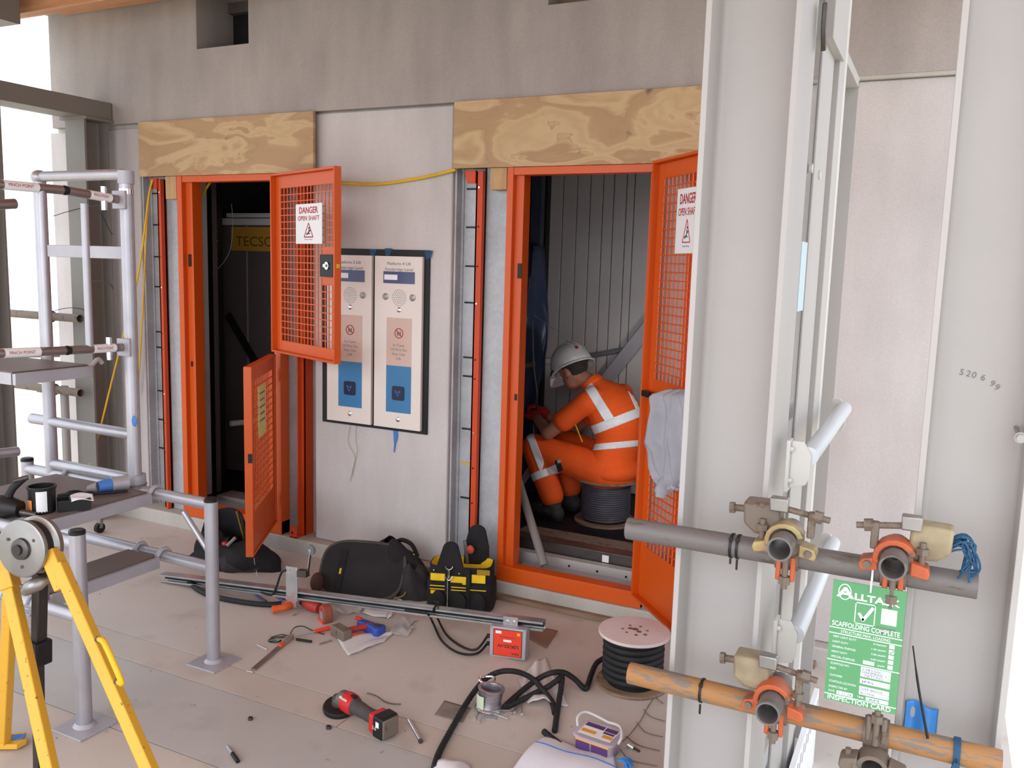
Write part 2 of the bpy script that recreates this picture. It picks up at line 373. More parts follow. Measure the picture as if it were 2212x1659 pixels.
# upper beam panel with its two square pockets
pk = [(-3.816, -3.440)]; b1 = pix(1184, 11, Y=YU); b2 = pix(1296, 5, Y=YU); pk.append((b1.x, b2.x))
up = MB(); zs = [2.380, 2.753, 3.12, 4.2]; X0, X1 = -5.04, .235
up.box((X0, YU, zs[0]), (X1, YU+.3, zs[1])); up.box((X0, YU, zs[2]), (X1, YU+.3, zs[3]))
zb = b1.z
for a, b_ in ((X0, pk[0][0]), (pk[0][1], pk[1][0]), (pk[1][1], X1)): up.box((a, YU, zs[1]), (b_, YU+.3, zs[2]))
up.box((pk[1][0], YU, zs[1]), (pk[1][1], YU+.3, zb))
up.build('concrete_panel', 'concrete', wb)
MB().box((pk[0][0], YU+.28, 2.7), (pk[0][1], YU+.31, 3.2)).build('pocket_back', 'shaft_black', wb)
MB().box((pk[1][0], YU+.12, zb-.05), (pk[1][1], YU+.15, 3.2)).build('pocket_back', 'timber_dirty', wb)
MB().box((-5.05, 3.735, 2.34), (.235, 3.93, 2.42)).build('joint_filler', 'concrete_kerb', wb)
# light joint strip under the upper panel at the right
MB().box((-.86, YU+.004, 2.366), (.235, YU+.03, 2.384)).build('joint_strip', 'concrete_kerb', wb)

# lift shafts behind the two openings
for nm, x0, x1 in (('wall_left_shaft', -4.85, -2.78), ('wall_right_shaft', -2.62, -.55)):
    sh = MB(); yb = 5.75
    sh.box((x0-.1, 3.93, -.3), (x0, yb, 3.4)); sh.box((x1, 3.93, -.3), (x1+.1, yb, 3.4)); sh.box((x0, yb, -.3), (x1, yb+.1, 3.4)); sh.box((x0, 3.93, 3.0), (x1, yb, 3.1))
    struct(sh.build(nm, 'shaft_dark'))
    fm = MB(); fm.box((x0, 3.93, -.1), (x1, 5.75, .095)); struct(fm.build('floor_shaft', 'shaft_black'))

# ceiling: plywood soffit on timber joists
ce = sempty('ceiling', (-2, 2, 3.05))
for i, (x0, x1) in enumerate(((-4.88, -3.68), (-3.675, -2.455), (-2.45, -1.23), (-1.225, .34))):
    for y0, y1 in ((1.15, 3.68), (-.9, 1.145)):
        MB().box((x0, y0, 3.03), (x1, y1, 3.05)).build('soffit_board', 'timber', ce)
MB().box((-4.86, 3.30, 2.93), (.34, 3.38, 3.03)).build('joist', 'timber', ce, bevel=.003)
MB().box((-4.86, 2.2, 2.95), (.34, 2.28, 3.03)).build('joist', 'timber', ce, bevel=.003)
MB().box((-4.86, .9, 2.95), (.34, .98, 3.03)).build('joist', 'timber', ce, bevel=.003)
MB().box((-5.1, -.9, 3.06), (.34, 3.95, 3.2)).build('roof_slab', 'concrete', ce)

# concrete block hanging at the upper left
blk = MB().box((-4.98, 2.60, 2.84), (-4.62, 3.22, 3.02)); tag(blk.build('steel_bracket', 'portal_steel', bevel=.006), 'grey steel bracket under the timber ceiling in the upper left corner', 'bracket')

# ground outside, far below
gm = mat('outside_ground', (238, 226, 204), .9, c2=(226, 210, 180), scale=.4)
struct(MB().box((-90, -40, -5.2), (40, 90, -5)).build('ground', gm))

# ------------------------------------------------------------------ dark steel portal at the left
pt = thing('steel_portal', (-4.58, 3.0, 0), 'grey-brown steel portal frame standing against the left end of the concrete wall', 'steel frame')
def isec(o, wx, dy, tf, tw, h, m, parent, name, r=.012, ax=(1,0,0), ay=(0,1,0), up=(0,0,1), flange_y=True):
    """I-section, flanges parallel to ay, web along ax, with root fillets"""
    hw, hd = wx/2, dy/2; pts = []
    def arc(cx, cy, a0, a1):
        return [(cx+r*math.cos(a0+(a1-a0)*k/4), cy+r*math.sin(a0+(a1-a0)*k/4)) for k in range(5)]
    pi = math.pi; xi = hw-tf; yi = tw/2
    pts += [(-hw, -hd), (-xi, -hd)]
    pts += arc(-xi+r, -yi-r, pi, pi/2); pts += arc(xi-r, -yi-r, pi/2, 0)
    pts += [(xi, -hd), (hw, -hd), (hw, hd), (xi, hd)]
    pts += arc(xi-r, yi+r, 0, -pi/2); pts += arc(-xi+r, yi+r, -pi/2, -pi)
    pts += [(-xi, hd), (-hw, hd)]
    return MB().prism(pts, o, ax, ay, Vector(up)*h).build(name, m, parent, bevel=.0012, seg=1)
isec((-4.60, 3.59, 0), .165, .165, .014, .012, 2.40, 'portal_steel', pt, 'column', ax=(0,1,0), ay=(-1,0,0))
isec((-4.60, 2.90, 0), .20, .20, .014, .012, 2.40, 'portal_steel', pt, 'column', ax=(0,1,0), ay=(-1,0,0))
MB().box((-4.70, 2.05, 2.40), (-4.50, 3.685, 2.50)).build('beam', 'portal_steel', pt, bevel=.004)
MB().box((-4.72, 3.50, 2.385), (-4.49, 3.686, 2.40)).build('cap_plate', 'portal_steel', pt)

# outside left: rusty scaffold standards and ledgers seen through the portal
def lone_tube(name, p0, p1, m, label, cat='scaffold tube', group=None, r=.02415, hollow=.004):
    return tag(MB().cyl(p0, p1, r, n=20, hollow=hollow).build(name, m), label, cat, group)
lone_tube('scaffold_tube', (-4.78, 3.40, .0), (-4.78, 3.40, 1.42), 'rust_steel', 'upright dark scaffold tube standing behind the aluminium tower by the left wall end')
lone_tube('scaffold_tube', (-4.72, 3.46, .0), (-4.72, 3.46, .82), 'cream_paint', 'short cream upright pipe beside the dark upright scaffold tube at left')
lone_tube('scaffold_tube', (-5.6, 3.42, .80), (-4.52, 3.42, .80), 'rust_steel', 'lower rusty horizontal scaffold tube behind the aluminium tower')
lone_tube('scaffold_tube', (-5.6, 3.42, 1.24), (-4.50, 3.42, 1.24), 'rust_steel', 'upper rusty horizontal scaffold tube behind the aluminium tower')
for z, lab in ((.80, 'rusty coupler joining the lower horizontal tube to the upright by the left wall end'), (1.24, 'rusty coupler joining the upper horizontal tube to the upright by the left wall end')):
    cp = thing('scaffold_coupler', (-4.75, 3.41, z), lab, 'coupler', 'couplers behind the tower')
    MB().cyl((-4.78, 3.40, z-.03), (-4.78, 3.40, z+.03), .036, n=16, hollow=.010).build('band', 'rust_steel', cp)
    MB().cyl((-4.81, 3.42, z), (-4.75, 3.42, z), .036, n=16, hollow=.010).build('band', 'rust_steel', cp)
    MB().cyl((-4.78, 3.33, z), (-4.70, 3.33, z), .008, n=8).build('bolt', 'rust_steel', cp); MB().cyl((-4.70, 3.33, z), (-4.685, 3.33, z), .014, n=6).build('nut', 'rust_steel', cp)
fence = lone_tube('scaffold_tube', (-7.5, 1.0, .95), (-5.2, 3.9, .95), 'tube_steel', 'grey guard rail tube outside beyond the left steel portal')
# reinforcement stubs / tie wires poking from the left wall
for k, (a, b_) in enumerate((((115, 467), (222, 444)), ((212, 455), (235, 495)), ((118, 671), (178, 668)), ((196, 610), (236, 612)), ((135, 1038), (196, 1015)))):
    p, q = pix(*a, Y=3.505), pix(*b_, Y=3.505); q2 = q+Vector((.03, .0, -.03))
    tag(MB().tube([p, (p+q)/2+Vector((0, 0, .012)), q, q2], .0022, 6, sub=4).build('cable_tie', 'black'), ['black tie wire bowed across the left concrete strip, topmost', 'short thick black tie hanging left of the tower post top', 'thin straight black tie lying level on the left concrete strip', 'black tie with a bent tail beside the thin tower uprights', 'lowest black tie wire sticking out above the tower platform'][k], 'cable tie', 'black ties on the left wall')

# ------------------------------------------------------------------ cream steel columns
def column(x0, label):
    c = thing('steel_column', (x0+.097, 1.965, 0), label, 'column', 'cream steel columns')
    isec((x0+.0965, 1.965, 0), .193, .21, .0125, .010, 3.03, 'cream_paint', c, 'section', r=.013)
    MB().box((x0-.03, 1.83, 0), (x0+.223, 2.10, .02)).build('base_plate', 'cream_paint', c, bevel=.002)
    return c
cA = column(-.493, 'cream steel I-section column nearest the right lift, with the glazed screen behind it')
cB = column(-.017, 'cream steel I-section column at the right edge with handwritten number 520699')
# handwriting on the web of the right column
yb_ = 1.959
for s, u, v, h, rot in (('5', 2072, 803, 13, 0), ('2', 2086, 806, 13, 0), ('0', 2098, 809, 9, 0), ('6', 2117, 814, 14, -.1), ('9', 2136, 826, 13, -.3), ('9', 2146, 834, 13, -.3)):
    q = pix(u, v+6, Y=yb_)
    text(s, q, (math.cos(-.18+rot), 0, math.sin(-.18+rot)), (-math.sin(-.18+rot), 0, math.cos(-.18+rot)), .0125, 'pencil', cB, name='handwriting')
# bolt at right edge
bt = thing('bolt', (.168, 1.80, 1.33), 'shiny zinc bolt head sticking out at the right edge of the photo', 'bolt')
q = pix(2204, 945, Y=1.84); bt.location = q; WM[bt.name] = Matrix.Translation(q)
MB().cyl(q+Vector((0, .12, 0)), q+Vector((0, -.005, 0)), .004, n=10).build('shank', 'steel_mid', bt); MB().cyl(q+Vector((0, -.004, 0)), q+Vector((0, -.012, 0)), .0075, n=6).build('nut', 'steel_mid', bt)
MB().cyl(q+Vector((0, .0, 0)), q+Vector((0, -.004, 0)), .0105, n=16).build('washer', 'steel_mid', bt)

# ------------------------------------------------------------------ glazed screen between column and wall
gs = thing('glazed_screen', (-.29, 2.5, 0), 'narrow cream-framed glazed screen running back from the left cream column', 'screen')
xs = -.300
MB().box((xs-.014, 2.075, .05), (xs-.004, 2.19, 2.55)).build('glass_pane', 'glass', gs)
MB().box((xs-.030, 2.19, .02), (xs, 2.40, 2.16)).build('post', 'cream_paint', gs, bevel=.002)
MB().box((xs-.030, 2.19, 2.16), (xs+.02, 2.44, 2.95)).build('head_post', 'cream_paint', gs, bevel=.002)
MB().box((xs-.040, 2.42, .02), (xs+.012, 2.53, 2.95)).build('post', 'cream_paint', gs, bevel=.002)
MB().box((xs-.055, 2.55, .02), (xs+.006, 2.63, 2.95)).build('post', 'cream_bright', gs, bevel=.002)
ch = MB(); ch.box((xs-.08, 2.64, .02), (xs-.07, 3.0, 2.22)); ch.box((xs-.08, 2.99, .02), (xs+.004, 3.0, 2.22)); ch.box((xs-.08, 2.64, .02), (xs-.03, 2.65, 2.22))
ch.build('end_channel', 'cream_paint', gs); MB().box((xs-.08, 2.64, 2.20), (xs+.004, 3.0, 2.23)).build('cap', 'cream_paint', gs)
MB().box((xs-.03, 2.075, .02), (xs, 2.19, .10)).build('bottom_rail', 'cream_paint', gs, bevel=.002)
cl = MB(); q = pix(1776, 40, X=xs+.012)
cl.prism([(-.012, .03), (-.012, -.025), (.016, -.065), (.028, -.058), (.014, -.02), (.014, .03)], q, (0,1,0), (0,0,1), (.010,0,0)); cl.build('glazing_clamp', 'steel_dark', gs, bevel=.002)
for z in (1.86, ):
    for y in (2.13, 2.27): MB().cyl((xs-.002, y, z), (xs+.004, y, z), .011, n=16).build('disc_fixing', 'cream_bright', gs)
stm = mat('sticker_blue', (196, 218, 226), .3, var=.03)
a = pix(1722, 655, X=xs+.001); b_ = pix(1752, 595, X=xs+.001)
MB().box((xs-.003, 2.09, a.z-.02), (xs-.001, 2.175, a.z+.14)).build('sticker', stm, gs)
# handrails along the screen
def handrail(z, label):
    h = thing('handrail', (-.235, 1.95, z), label, 'handrail', 'grey tubular handrails on the screen')
    tx = -.236
    for y in (1.95, 2.70):
        MB().prism([(-.036, -.062), (-.002, -.052), (.006, -.035), (.006, .018), (-.012, .044), (-.036, .044)], (tx, y, z-.012), (1,0,0), (0,0,1), (0,.008,0)).build('bracket_plate', 'cream_bright', h, bevel=.001)
    MB().cyl((tx, 1.958, z), (tx, 2.70, z+.005), .0205, n=24).build('rail', mat('rail_grey', (204, 206, 210), .3, .2, var=.02), h)
    MB().box((tx-.044, 1.93, z-.08), (tx-.036, 1.97, z+.035)).build('angle_cleat', 'cream_bright', h, bevel=.001)
    for dz in (-.055, .015): MB().cyl((tx-.036, 1.940, z+dz), (tx-.029, 1.940, z+dz), .006, n=6).build('bolt_head', 'cream_bright', h)
handrail(1.225, 'upper grey tubular handrail on plates beside the left cream column')
handrail(.815, 'lower grey tubular handrail on plates, passing behind the upper scaffold tube')
# wrapped kick strip at the foot of the screen
kp = thing('kick_strip', (-.28, 2.4, .0), 'white plastic-wrapped strip with grey hatch marks low down behind the lower scaffold tube', 'edge strip')
MB().box((-.275, 2.15, .0), (-.26, 2.9, .26)).build('strip', 'white', kp)
for k in range(12): MB().bar((-.2595, 2.18+.06*k, .19), (-.2595, 2.21+.06*k, .235), .006, .001, up=(1,0,0)).build('hatch_mark', 'print_grey', kp)

# ------------------------------------------------------------------ landing frames (galvanised) and orange gate frames
def slot(x, z, y, parent, col='black'):
    o = MB().box((x-.026, y-.006, z-.004), (x+.026, y, z+.004)).build('slot_bolt', col, parent)
def landing_side(x_panel, x_jamb, label, zslots, name='landing_post', sgn=1, ytint=()):
    """from the concrete edge x_panel to the gate jamb x_jamb"""
    t = thing(name, ((x_panel+x_jamb)/2, 3.78, .083), label, 'lift frame', 'galvanised lift landing posts')
    d = x_jamb-x_panel; s = 1 if d > 0 else -1; L = abs(d)
    c = MB(); c.box((x_panel, 3.80, .083), (x_panel+s*.43*L, 3.81, 2.08)); c.box((x_panel, 3.74, .083), (x_panel+s*.01, 3.81, 2.08)); c.box((x_panel+s*.010, 3.79, .083), (x_panel+s*.022, 3.80, 2.08)); c.build('channel', 'galvanised', t)
    st = MB(); st.box((x_panel+s*.40*L, 3.725, .083), (x_panel+s*.56*L, 3.735, 2.06)); st.box((x_panel+s*.53*L, 3.70, .083), (x_panel+s*.56*L, 3.735, 2.06)); st.box((x_panel+s*.40*L, 3.725, .083), (x_panel+s*.43*L, 3.80, 2.06)); st.build('orange_angle', 'orange_dark', t, bevel=.001)
    MB().box((x_panel+s*.56*L, 3.742, .083), (x_jamb+s*.01, 3.755, 2.08)).build('cover_plate', 'galvanised', t)
    for k, z in enumerate(zslots):
        x = x_panel+s*max(.030, .40*L-abs(x_panel)/3.75*.068-.024)
        slot(x, z, 3.799, t, 'yellow_cord' if k in ytint else 'black')
        MB().cyl((x_panel+s*.455*L, 3.7255, z), (x_panel+s*.455*L, 3.722, z), .0045, n=10).build('bolt_hole', 'black' if k % 3 else 'chrome', t)
    return t
zr = [1.985, 1.80, 1.61, 1.43, 1.155, 1.06, .79, .61, .43]
landing_side(-2.180, -1.868, 'galvanised post with orange angle and black slots, left of the right lift opening', zr, ytint=(7,))
landing_side(-4.33, -3.982, 'galvanised post with orange angle at the far left of the left lift opening', zr)
landing_side(-3.026, -3.215, 'galvanised cover plate with orange angle between the left lift gates and the control panels', [])
landing_side(-.865, -1.115, 'galvanised post with orange angle seen through the right mesh gates', [])
# foot brackets of the angles
for x, lab in ((-3.135, 'small orange foot bracket bolted to the kerb left of the control panel wall'),):
    fb = thing('foot_bracket', (x, 3.70, .083), lab, 'bracket'); MB().box((x-.02, 3.66, .083), (x+.03, 3.665, .15)).build('plate', 'orange_dark', fb); MB().box((x-.02, 3.66, .082), (x+.03, 3.72, .088)).build('foot', 'orange_dark', fb)
    MB().cyl((x+.005, 3.66, .115), (x+.005, 3.652, .115), .008, n=6).build('bolt_head', 'chrome', fb)

def gate_frame(x0, x1, xr0, xr1, label):
    t = thing('gate_frame', ((x0+xr1)/2, 3.70, .083), label, 'gate frame', 'orange lift gate frames')
    z0, z1 = .083, 2.069
    def jamb(a, b_, s):
        w = abs(b_-a)
        m = MB(); m.box((a, 3.672, z0), (a+s*w*.42, 3.74, z1)); m.build('jamb', 'orange_paint', t, bevel=.0015)
        m = MB(); m.box((a+s*w*.42, 3.700, z0), (b_, 3.77, z1)); m.build('jamb_rebate', 'orange_paint', t, bevel=.0015)
    jamb(x0, x1, 1); jamb(xr1, xr0, -1)
    MB().box((x0, 3.676, z1-.035), (xr1, 3.74, z1)).build('head', 'orange_paint', t, bevel=.0015)
    MB().box((x0, 3.668, z0), (xr1, 3.74, z0+.075)).build('sill', 'orange_paint', t, bevel=.002)
    MB().box((x0+.055, 3.695, 1.56), (x0+.075, 3.70, 1.63)).build('latch_slot', 'black', t)
    MB().box((x0+.058, 3.695, .98), (x0+.070, 3.70, 1.01)).build('latch_slot', 'black', t)
    return t
gate_frame(-3.975, -3.884, -3.290, -3.222, 'orange steel gate frame of the left lift opening')
gate_frame(-1.862, -1.787, -1.180, -1.122, 'orange steel gate frame around the right lift opening with the worker')

# ------------------------------------------------------------------ mesh gates
def gate(hx, hy, fx, fy, z0, z1, label, kick=.055, stile=.055, thick=.038, sign=None, lock=False, face=1):
    H = Vector((hx, hy, 0)); Fv = Vector((fx, fy, 0)); W = (Fv-H).length; u = (Fv-H).normalized(); n = Vector((u.y, -u.x, 0))*face   # n: side shown to the camera
    t = thing('mesh_gate', (hx, hy, z0), label, 'gate', 'orange mesh gates')
    z = Vector((0, 0, 1)); ctr = lambda a, h, d=0: H+u*a+z*h+n*d
    def rail(a0, a1, h0, h1, d0, d1, name):
        return MB().obox(ctr((a0+a1)/2, (h0+h1)/2, (d0+d1)/2), u*(a1-a0)/2, n*(d1-d0)/2, z*(h1-h0)/2).build(name, 'orange_paint', t, bevel=.0015, seg=1)
    T = thick
    rail(0, .012, z0, z1, -T, 0, 'hinge_stile'); rail(W-.012, W, z0, z1, -T, 0, 'free_stile'); rail(.012, W-.012, z1-.012, z1, -T, 0, 'top_rail'); rail(.012, W-.012, z0, z0+.012, -T, 0, 'bottom_rail')
    # sheet border set back inside the rim
    d0, d1 = -T+.004, -T+.010
    if face < 0: d0, d1 = -.014, -.008
    rail(.012, stile+.012, z0+.012, z1-.012, d0, d1, 'border_sheet'); rail(W-stile*.35-.012, W-.012, z0+.012, z1-.012, d0, d1, 'border_sheet')
    rail(stile+.012, W-stile*.35-.012, z1-.012-.065, z1-.012, d0, d1, 'border_sheet'); rail(stile+.012, W-stile*.35-.012, z0+.012, z0+.012+kick, d0, d1, 'border_sheet')
    m = MB(); a0, a1 = stile+.012, W-.014-stile*.35; h0, h1 = z0+.012+kick, z1-.077; dm = (d0+d1)/2
    nx = int((a1-a0)/.0345); nz = int((h1-h0)/.0345)
    for i in range(1, nx): a = a0+(a1-a0)*i/nx; m.obox(ctr(a, (h0+h1)/2, dm), u*.0024, n*.0022, z*(h1-h0)/2)
    for j in range(1, nz): h = h0+(h1-h0)*j/nz; m.obox(ctr((a0+a1)/2, h, dm+.002), u*(a1-a0)/2, n*.0022, z*.0024)
    m.build('wire_mesh', 'orange_paint', t)['kind'] = 'stuff'
    for h in (z0+.12, z1-.12): MB().cyl(ctr(-.008, h-.035, -T/2), ctr(-.008, h+.035, -T/2), .010, n=12).build('hinge', 'orange_paint', t)
    return t, H, u, n, z

def danger_sign(t, o, u, n, w, h):
    z = Vector((0, 0, 1)); c = Vector(o)
    s = MB().obox(c, u*w/2, n*.0015, z*h/2).build('danger_sign', 'white', t); sp = s
    f = n*.0018
    text('DANGER', c+z*h*.265+f, u, z, h*.155, 'print_red', sp, width=w*.72, align='C', bold=.018)
    text('OPEN SHAFT', c+z*h*.085+f, u, z, h*.115, 'print_red', sp, width=w*.82, align='C', bold=.008)
    tri = MB(); p = [Vector((-.17, -.33)), Vector((.17, -.33)), Vector((0, .02))]
    for i in range(3):
        a, b_ = p[i], p[(i+1) % 3]; A = c+u*a.x*w+z*a.y*h+f; B = c+u*b_.x*w+z*b_.y*h+f
        tri.bar(A, B, .001, w*.022, up=n.cross((B-A).normalized()))
    tri.build('warning_triangle', 'print_red', sp)
    fm_ = MB()
    for (a, b_) in (((-.06, -.27), (.02, -.19)), ((.02, -.19), (.01, -.13)), ((.02, -.19), (.075, -.16)), ((-.06, -.27), (-.085, -.235)), ((-.02, -.23), (.05, -.25))):
        A = c+u*a[0]*w+z*a[1]*h+f; B = c+u*b_[0]*w+z*b_[1]*h+f; fm_.bar(A, B, .001, w*.026, up=n.cross((B-A).normalized()))
    fm_.cyl(c+u*.02*w-z*.105*h+f, c+u*.02*w-z*.105*h+f+n*.0006, w*.022, n=10); fm_.build('falling_figure', 'print_black', sp)
    text('Danger of falling', c-z*h*.40+f, u, z, h*.022, 'print_black', sp, width=w*.30, align='C')

# left upper gate
t, H, u, n, z = gate(-3.254, 3.635, -2.63, 3.38, 1.118, 2.062, 'upper left orange mesh gate with danger sign and black lock, swung over the control panels')
c = pixp(660, 483, H+n*.004, n); a = pixp(632, 483, H+n*.004, n); b_ = pixp(688, 483, H+n*.004, n); e = pixp(660, 440, H+n*.004, n); g = pixp(660, 527, H+n*.004, n)
danger_sign(t, c-n*.018, u, n, (b_-a).length, (e-g).length)
c = pixp(705, 574, H, n); a = (pixp(694, 574, H, n)-pixp(722, 574, H, n)).length; h = (pixp(705, 550, H, n)-pixp(705, 598, H, n)).length
MB().obox(c-n*.024, u*a*.62, n*.003, z*h*.85).build('lock_plate', 'orange_paint', t)
lk = MB().obox(c-n*.010, u*a/2, n*.012, z*h/2).build('lock_box', 'black', t, bevel=.002)
MB().cyl(c+n*.001+u*.012, c+n*.008+u*.012, .019, n=18).build('key_disc', 'chrome', lk); MB().obox(c+n*.003-u*.012, u*.014, n*.002, z*.007).build('latch', 'chrome', lk)
MB().cyl(c+n*.008+u*.012, c+n*.012+u*.012, .007, n=12).build('key_barrel', 'steel_mid', lk)
fe = Vector((-2.63, 3.38, c.z))+u*.001-n*.019; MB().obox(fe, u*.003, n*.008, z*.010).build('latch_bolt', 'yellow_cord', t)
# left lower gate
t, H, u, n, z = gate(-3.230, 3.645, -2.925, 3.13, .165, 1.105, 'lower left orange mesh gate standing open towards the viewer with a yellow paper label', kick=.20, face=-1)
c = pixp(568, 885, H, n)-n*.004; s = MB().obox(c, u*.085, n*.001, z*.13).build('paper_label', mat('paper_yellow', (214, 196, 120), .7, var=.06, scale=30), t)
# facing side runs from the free edge to the hinge, so lettering reads along -u
for k in range(5): MB().obox(c+z*(.09-.035*k)+n*.0015, u*(.06-.008*(k % 2)), n*.0004, z*.005).build('print_line', 'print_grey', s)
lh = H+u*((Vector((-2.925, 3.13, 0))-H).length)+Vector((0, 0, .66)); MB().obox(lh-n*.010+u*.002, u*.004, n*.010, z*.022).build('latch', 'black', t)
# right gates
t, H, u, n, z = gate(-1.158, 3.640, -.73, 3.17, 1.085, 2.075, 'upper right orange mesh gate beside the worker, with a half-hidden danger sign')
a = pixp(1464, 478, H, n); ww = .155; 
danger_sign(t, pixp(1457, 478, H, n)+u*ww*.5-n*.018, u, n, .19, .255)
t, H, u, n, z = gate(-1.158, 3.640, -.73, 3.17, .150, 1.075, 'lower right orange mesh gate carrying the grey jacket', kick=.24)
hd = pixp(1392, 845, H+n*.004, n); MB().obox(hd+u*.03-z*.008, u*.035, n*.012, z*.012).build('latch_bar', 'black', t)

# ------------------------------------------------------------------ plywood lintels and stub blocks
def lintel(x0, x1, label):
    return tag(MB().box((x0, 3.668, 2.070), (x1, 3.688, 2.3785)).build('plywood_lintel', 'plywood', bevel=.0015, seg=1), label, 'plywood board', 'plywood lintel boards')
lintel(-4.268, -2.990, 'plywood board with swirling grain over the left lift opening')
lintel(-2.153, -.92, 'plywood board with swirling grain over the right lift opening')
for a, b_, y, lab in ((358, 381, 430, 'small timber block under the left end of the left plywood board'), (1059, 1094, 410, 'small timber block under the left end of the right plywood board')):
    p, q = pix(a, y, Y=3.68), pix(b_, y, Y=3.68)
    tag(MB().box((p.x, 3.68, p.z), (q.x, 3.735, 2.069)).build('timber_block', 'timber_pale', bevel=.002), lab, 'timber block', 'timber blocks')
# upper brackets of the orange angles
for x, lab in ((-2.075, 'small orange clip at the top of the orange angle left of the right lift'), (-4.20, 'small orange clip at the top of the far left orange angle')):
    tag(MB().prism([(-.025, .0), (.02, 0), (.02, .06), (-.04, .06)], (x, 3.715, 2.005), (1,0,0), (0,0,1), (0,.02,0)).build('angle_clip', 'orange_dark', bevel=.001), lab, 'bracket', 'orange angle clips')

# ------------------------------------------------------------------ yellow cable runs
def cable(name, pts, r, m, label, cat='cable', sub=6, n=8, group=None):
    return tag(MB().tube(pts, r, n, sub=sub).build(name, m), label, cat, group)
cable('yellow_cable', [pix(985, 366, Y=3.70), pix(930, 380, Y=3.70), pix(850, 394, Y=3.705), pix(790, 398, Y=3.708), pix(690, 392, Y=3.712)], .0075, 'yellow_cord', 'yellow cable sagging across the wall above the control panels')
cable('yellow_cable', [pix(458, 388, Y=3.80), pix(450, 400, Y=3.82), pix(437, 420, Y=3.85), pix(418, 440, Y=3.90)], .007, 'yellow_cord', 'short yellow cable curling inside the top of the left lift opening')
cable('yellow_cable', [pix(330, 388, Y=3.70), pix(322, 420, Y=3.69), pix(312, 500, Y=3.66), pix(298, 595, Y=3.62), pix(275, 690, Y=3.58), pix(240, 830, Y=3.56), pix(215, 930, Y=3.54), pix(187, 1028, Y=3.5)], .0055, 'yellow_cord', 'long yellow cable hanging slantwise behind the aluminium tower')
cable('yellow_cable', [pix(328, 390, Y=3.71), pix(318, 470, Y=3.70), pix(312, 600, Y=3.69), pix(303, 760, Y=3.69), pix(296, 850, Y=3.69)], .005, 'yellow_cord', 'yellow cable hanging straight beside the far left galvanised post')

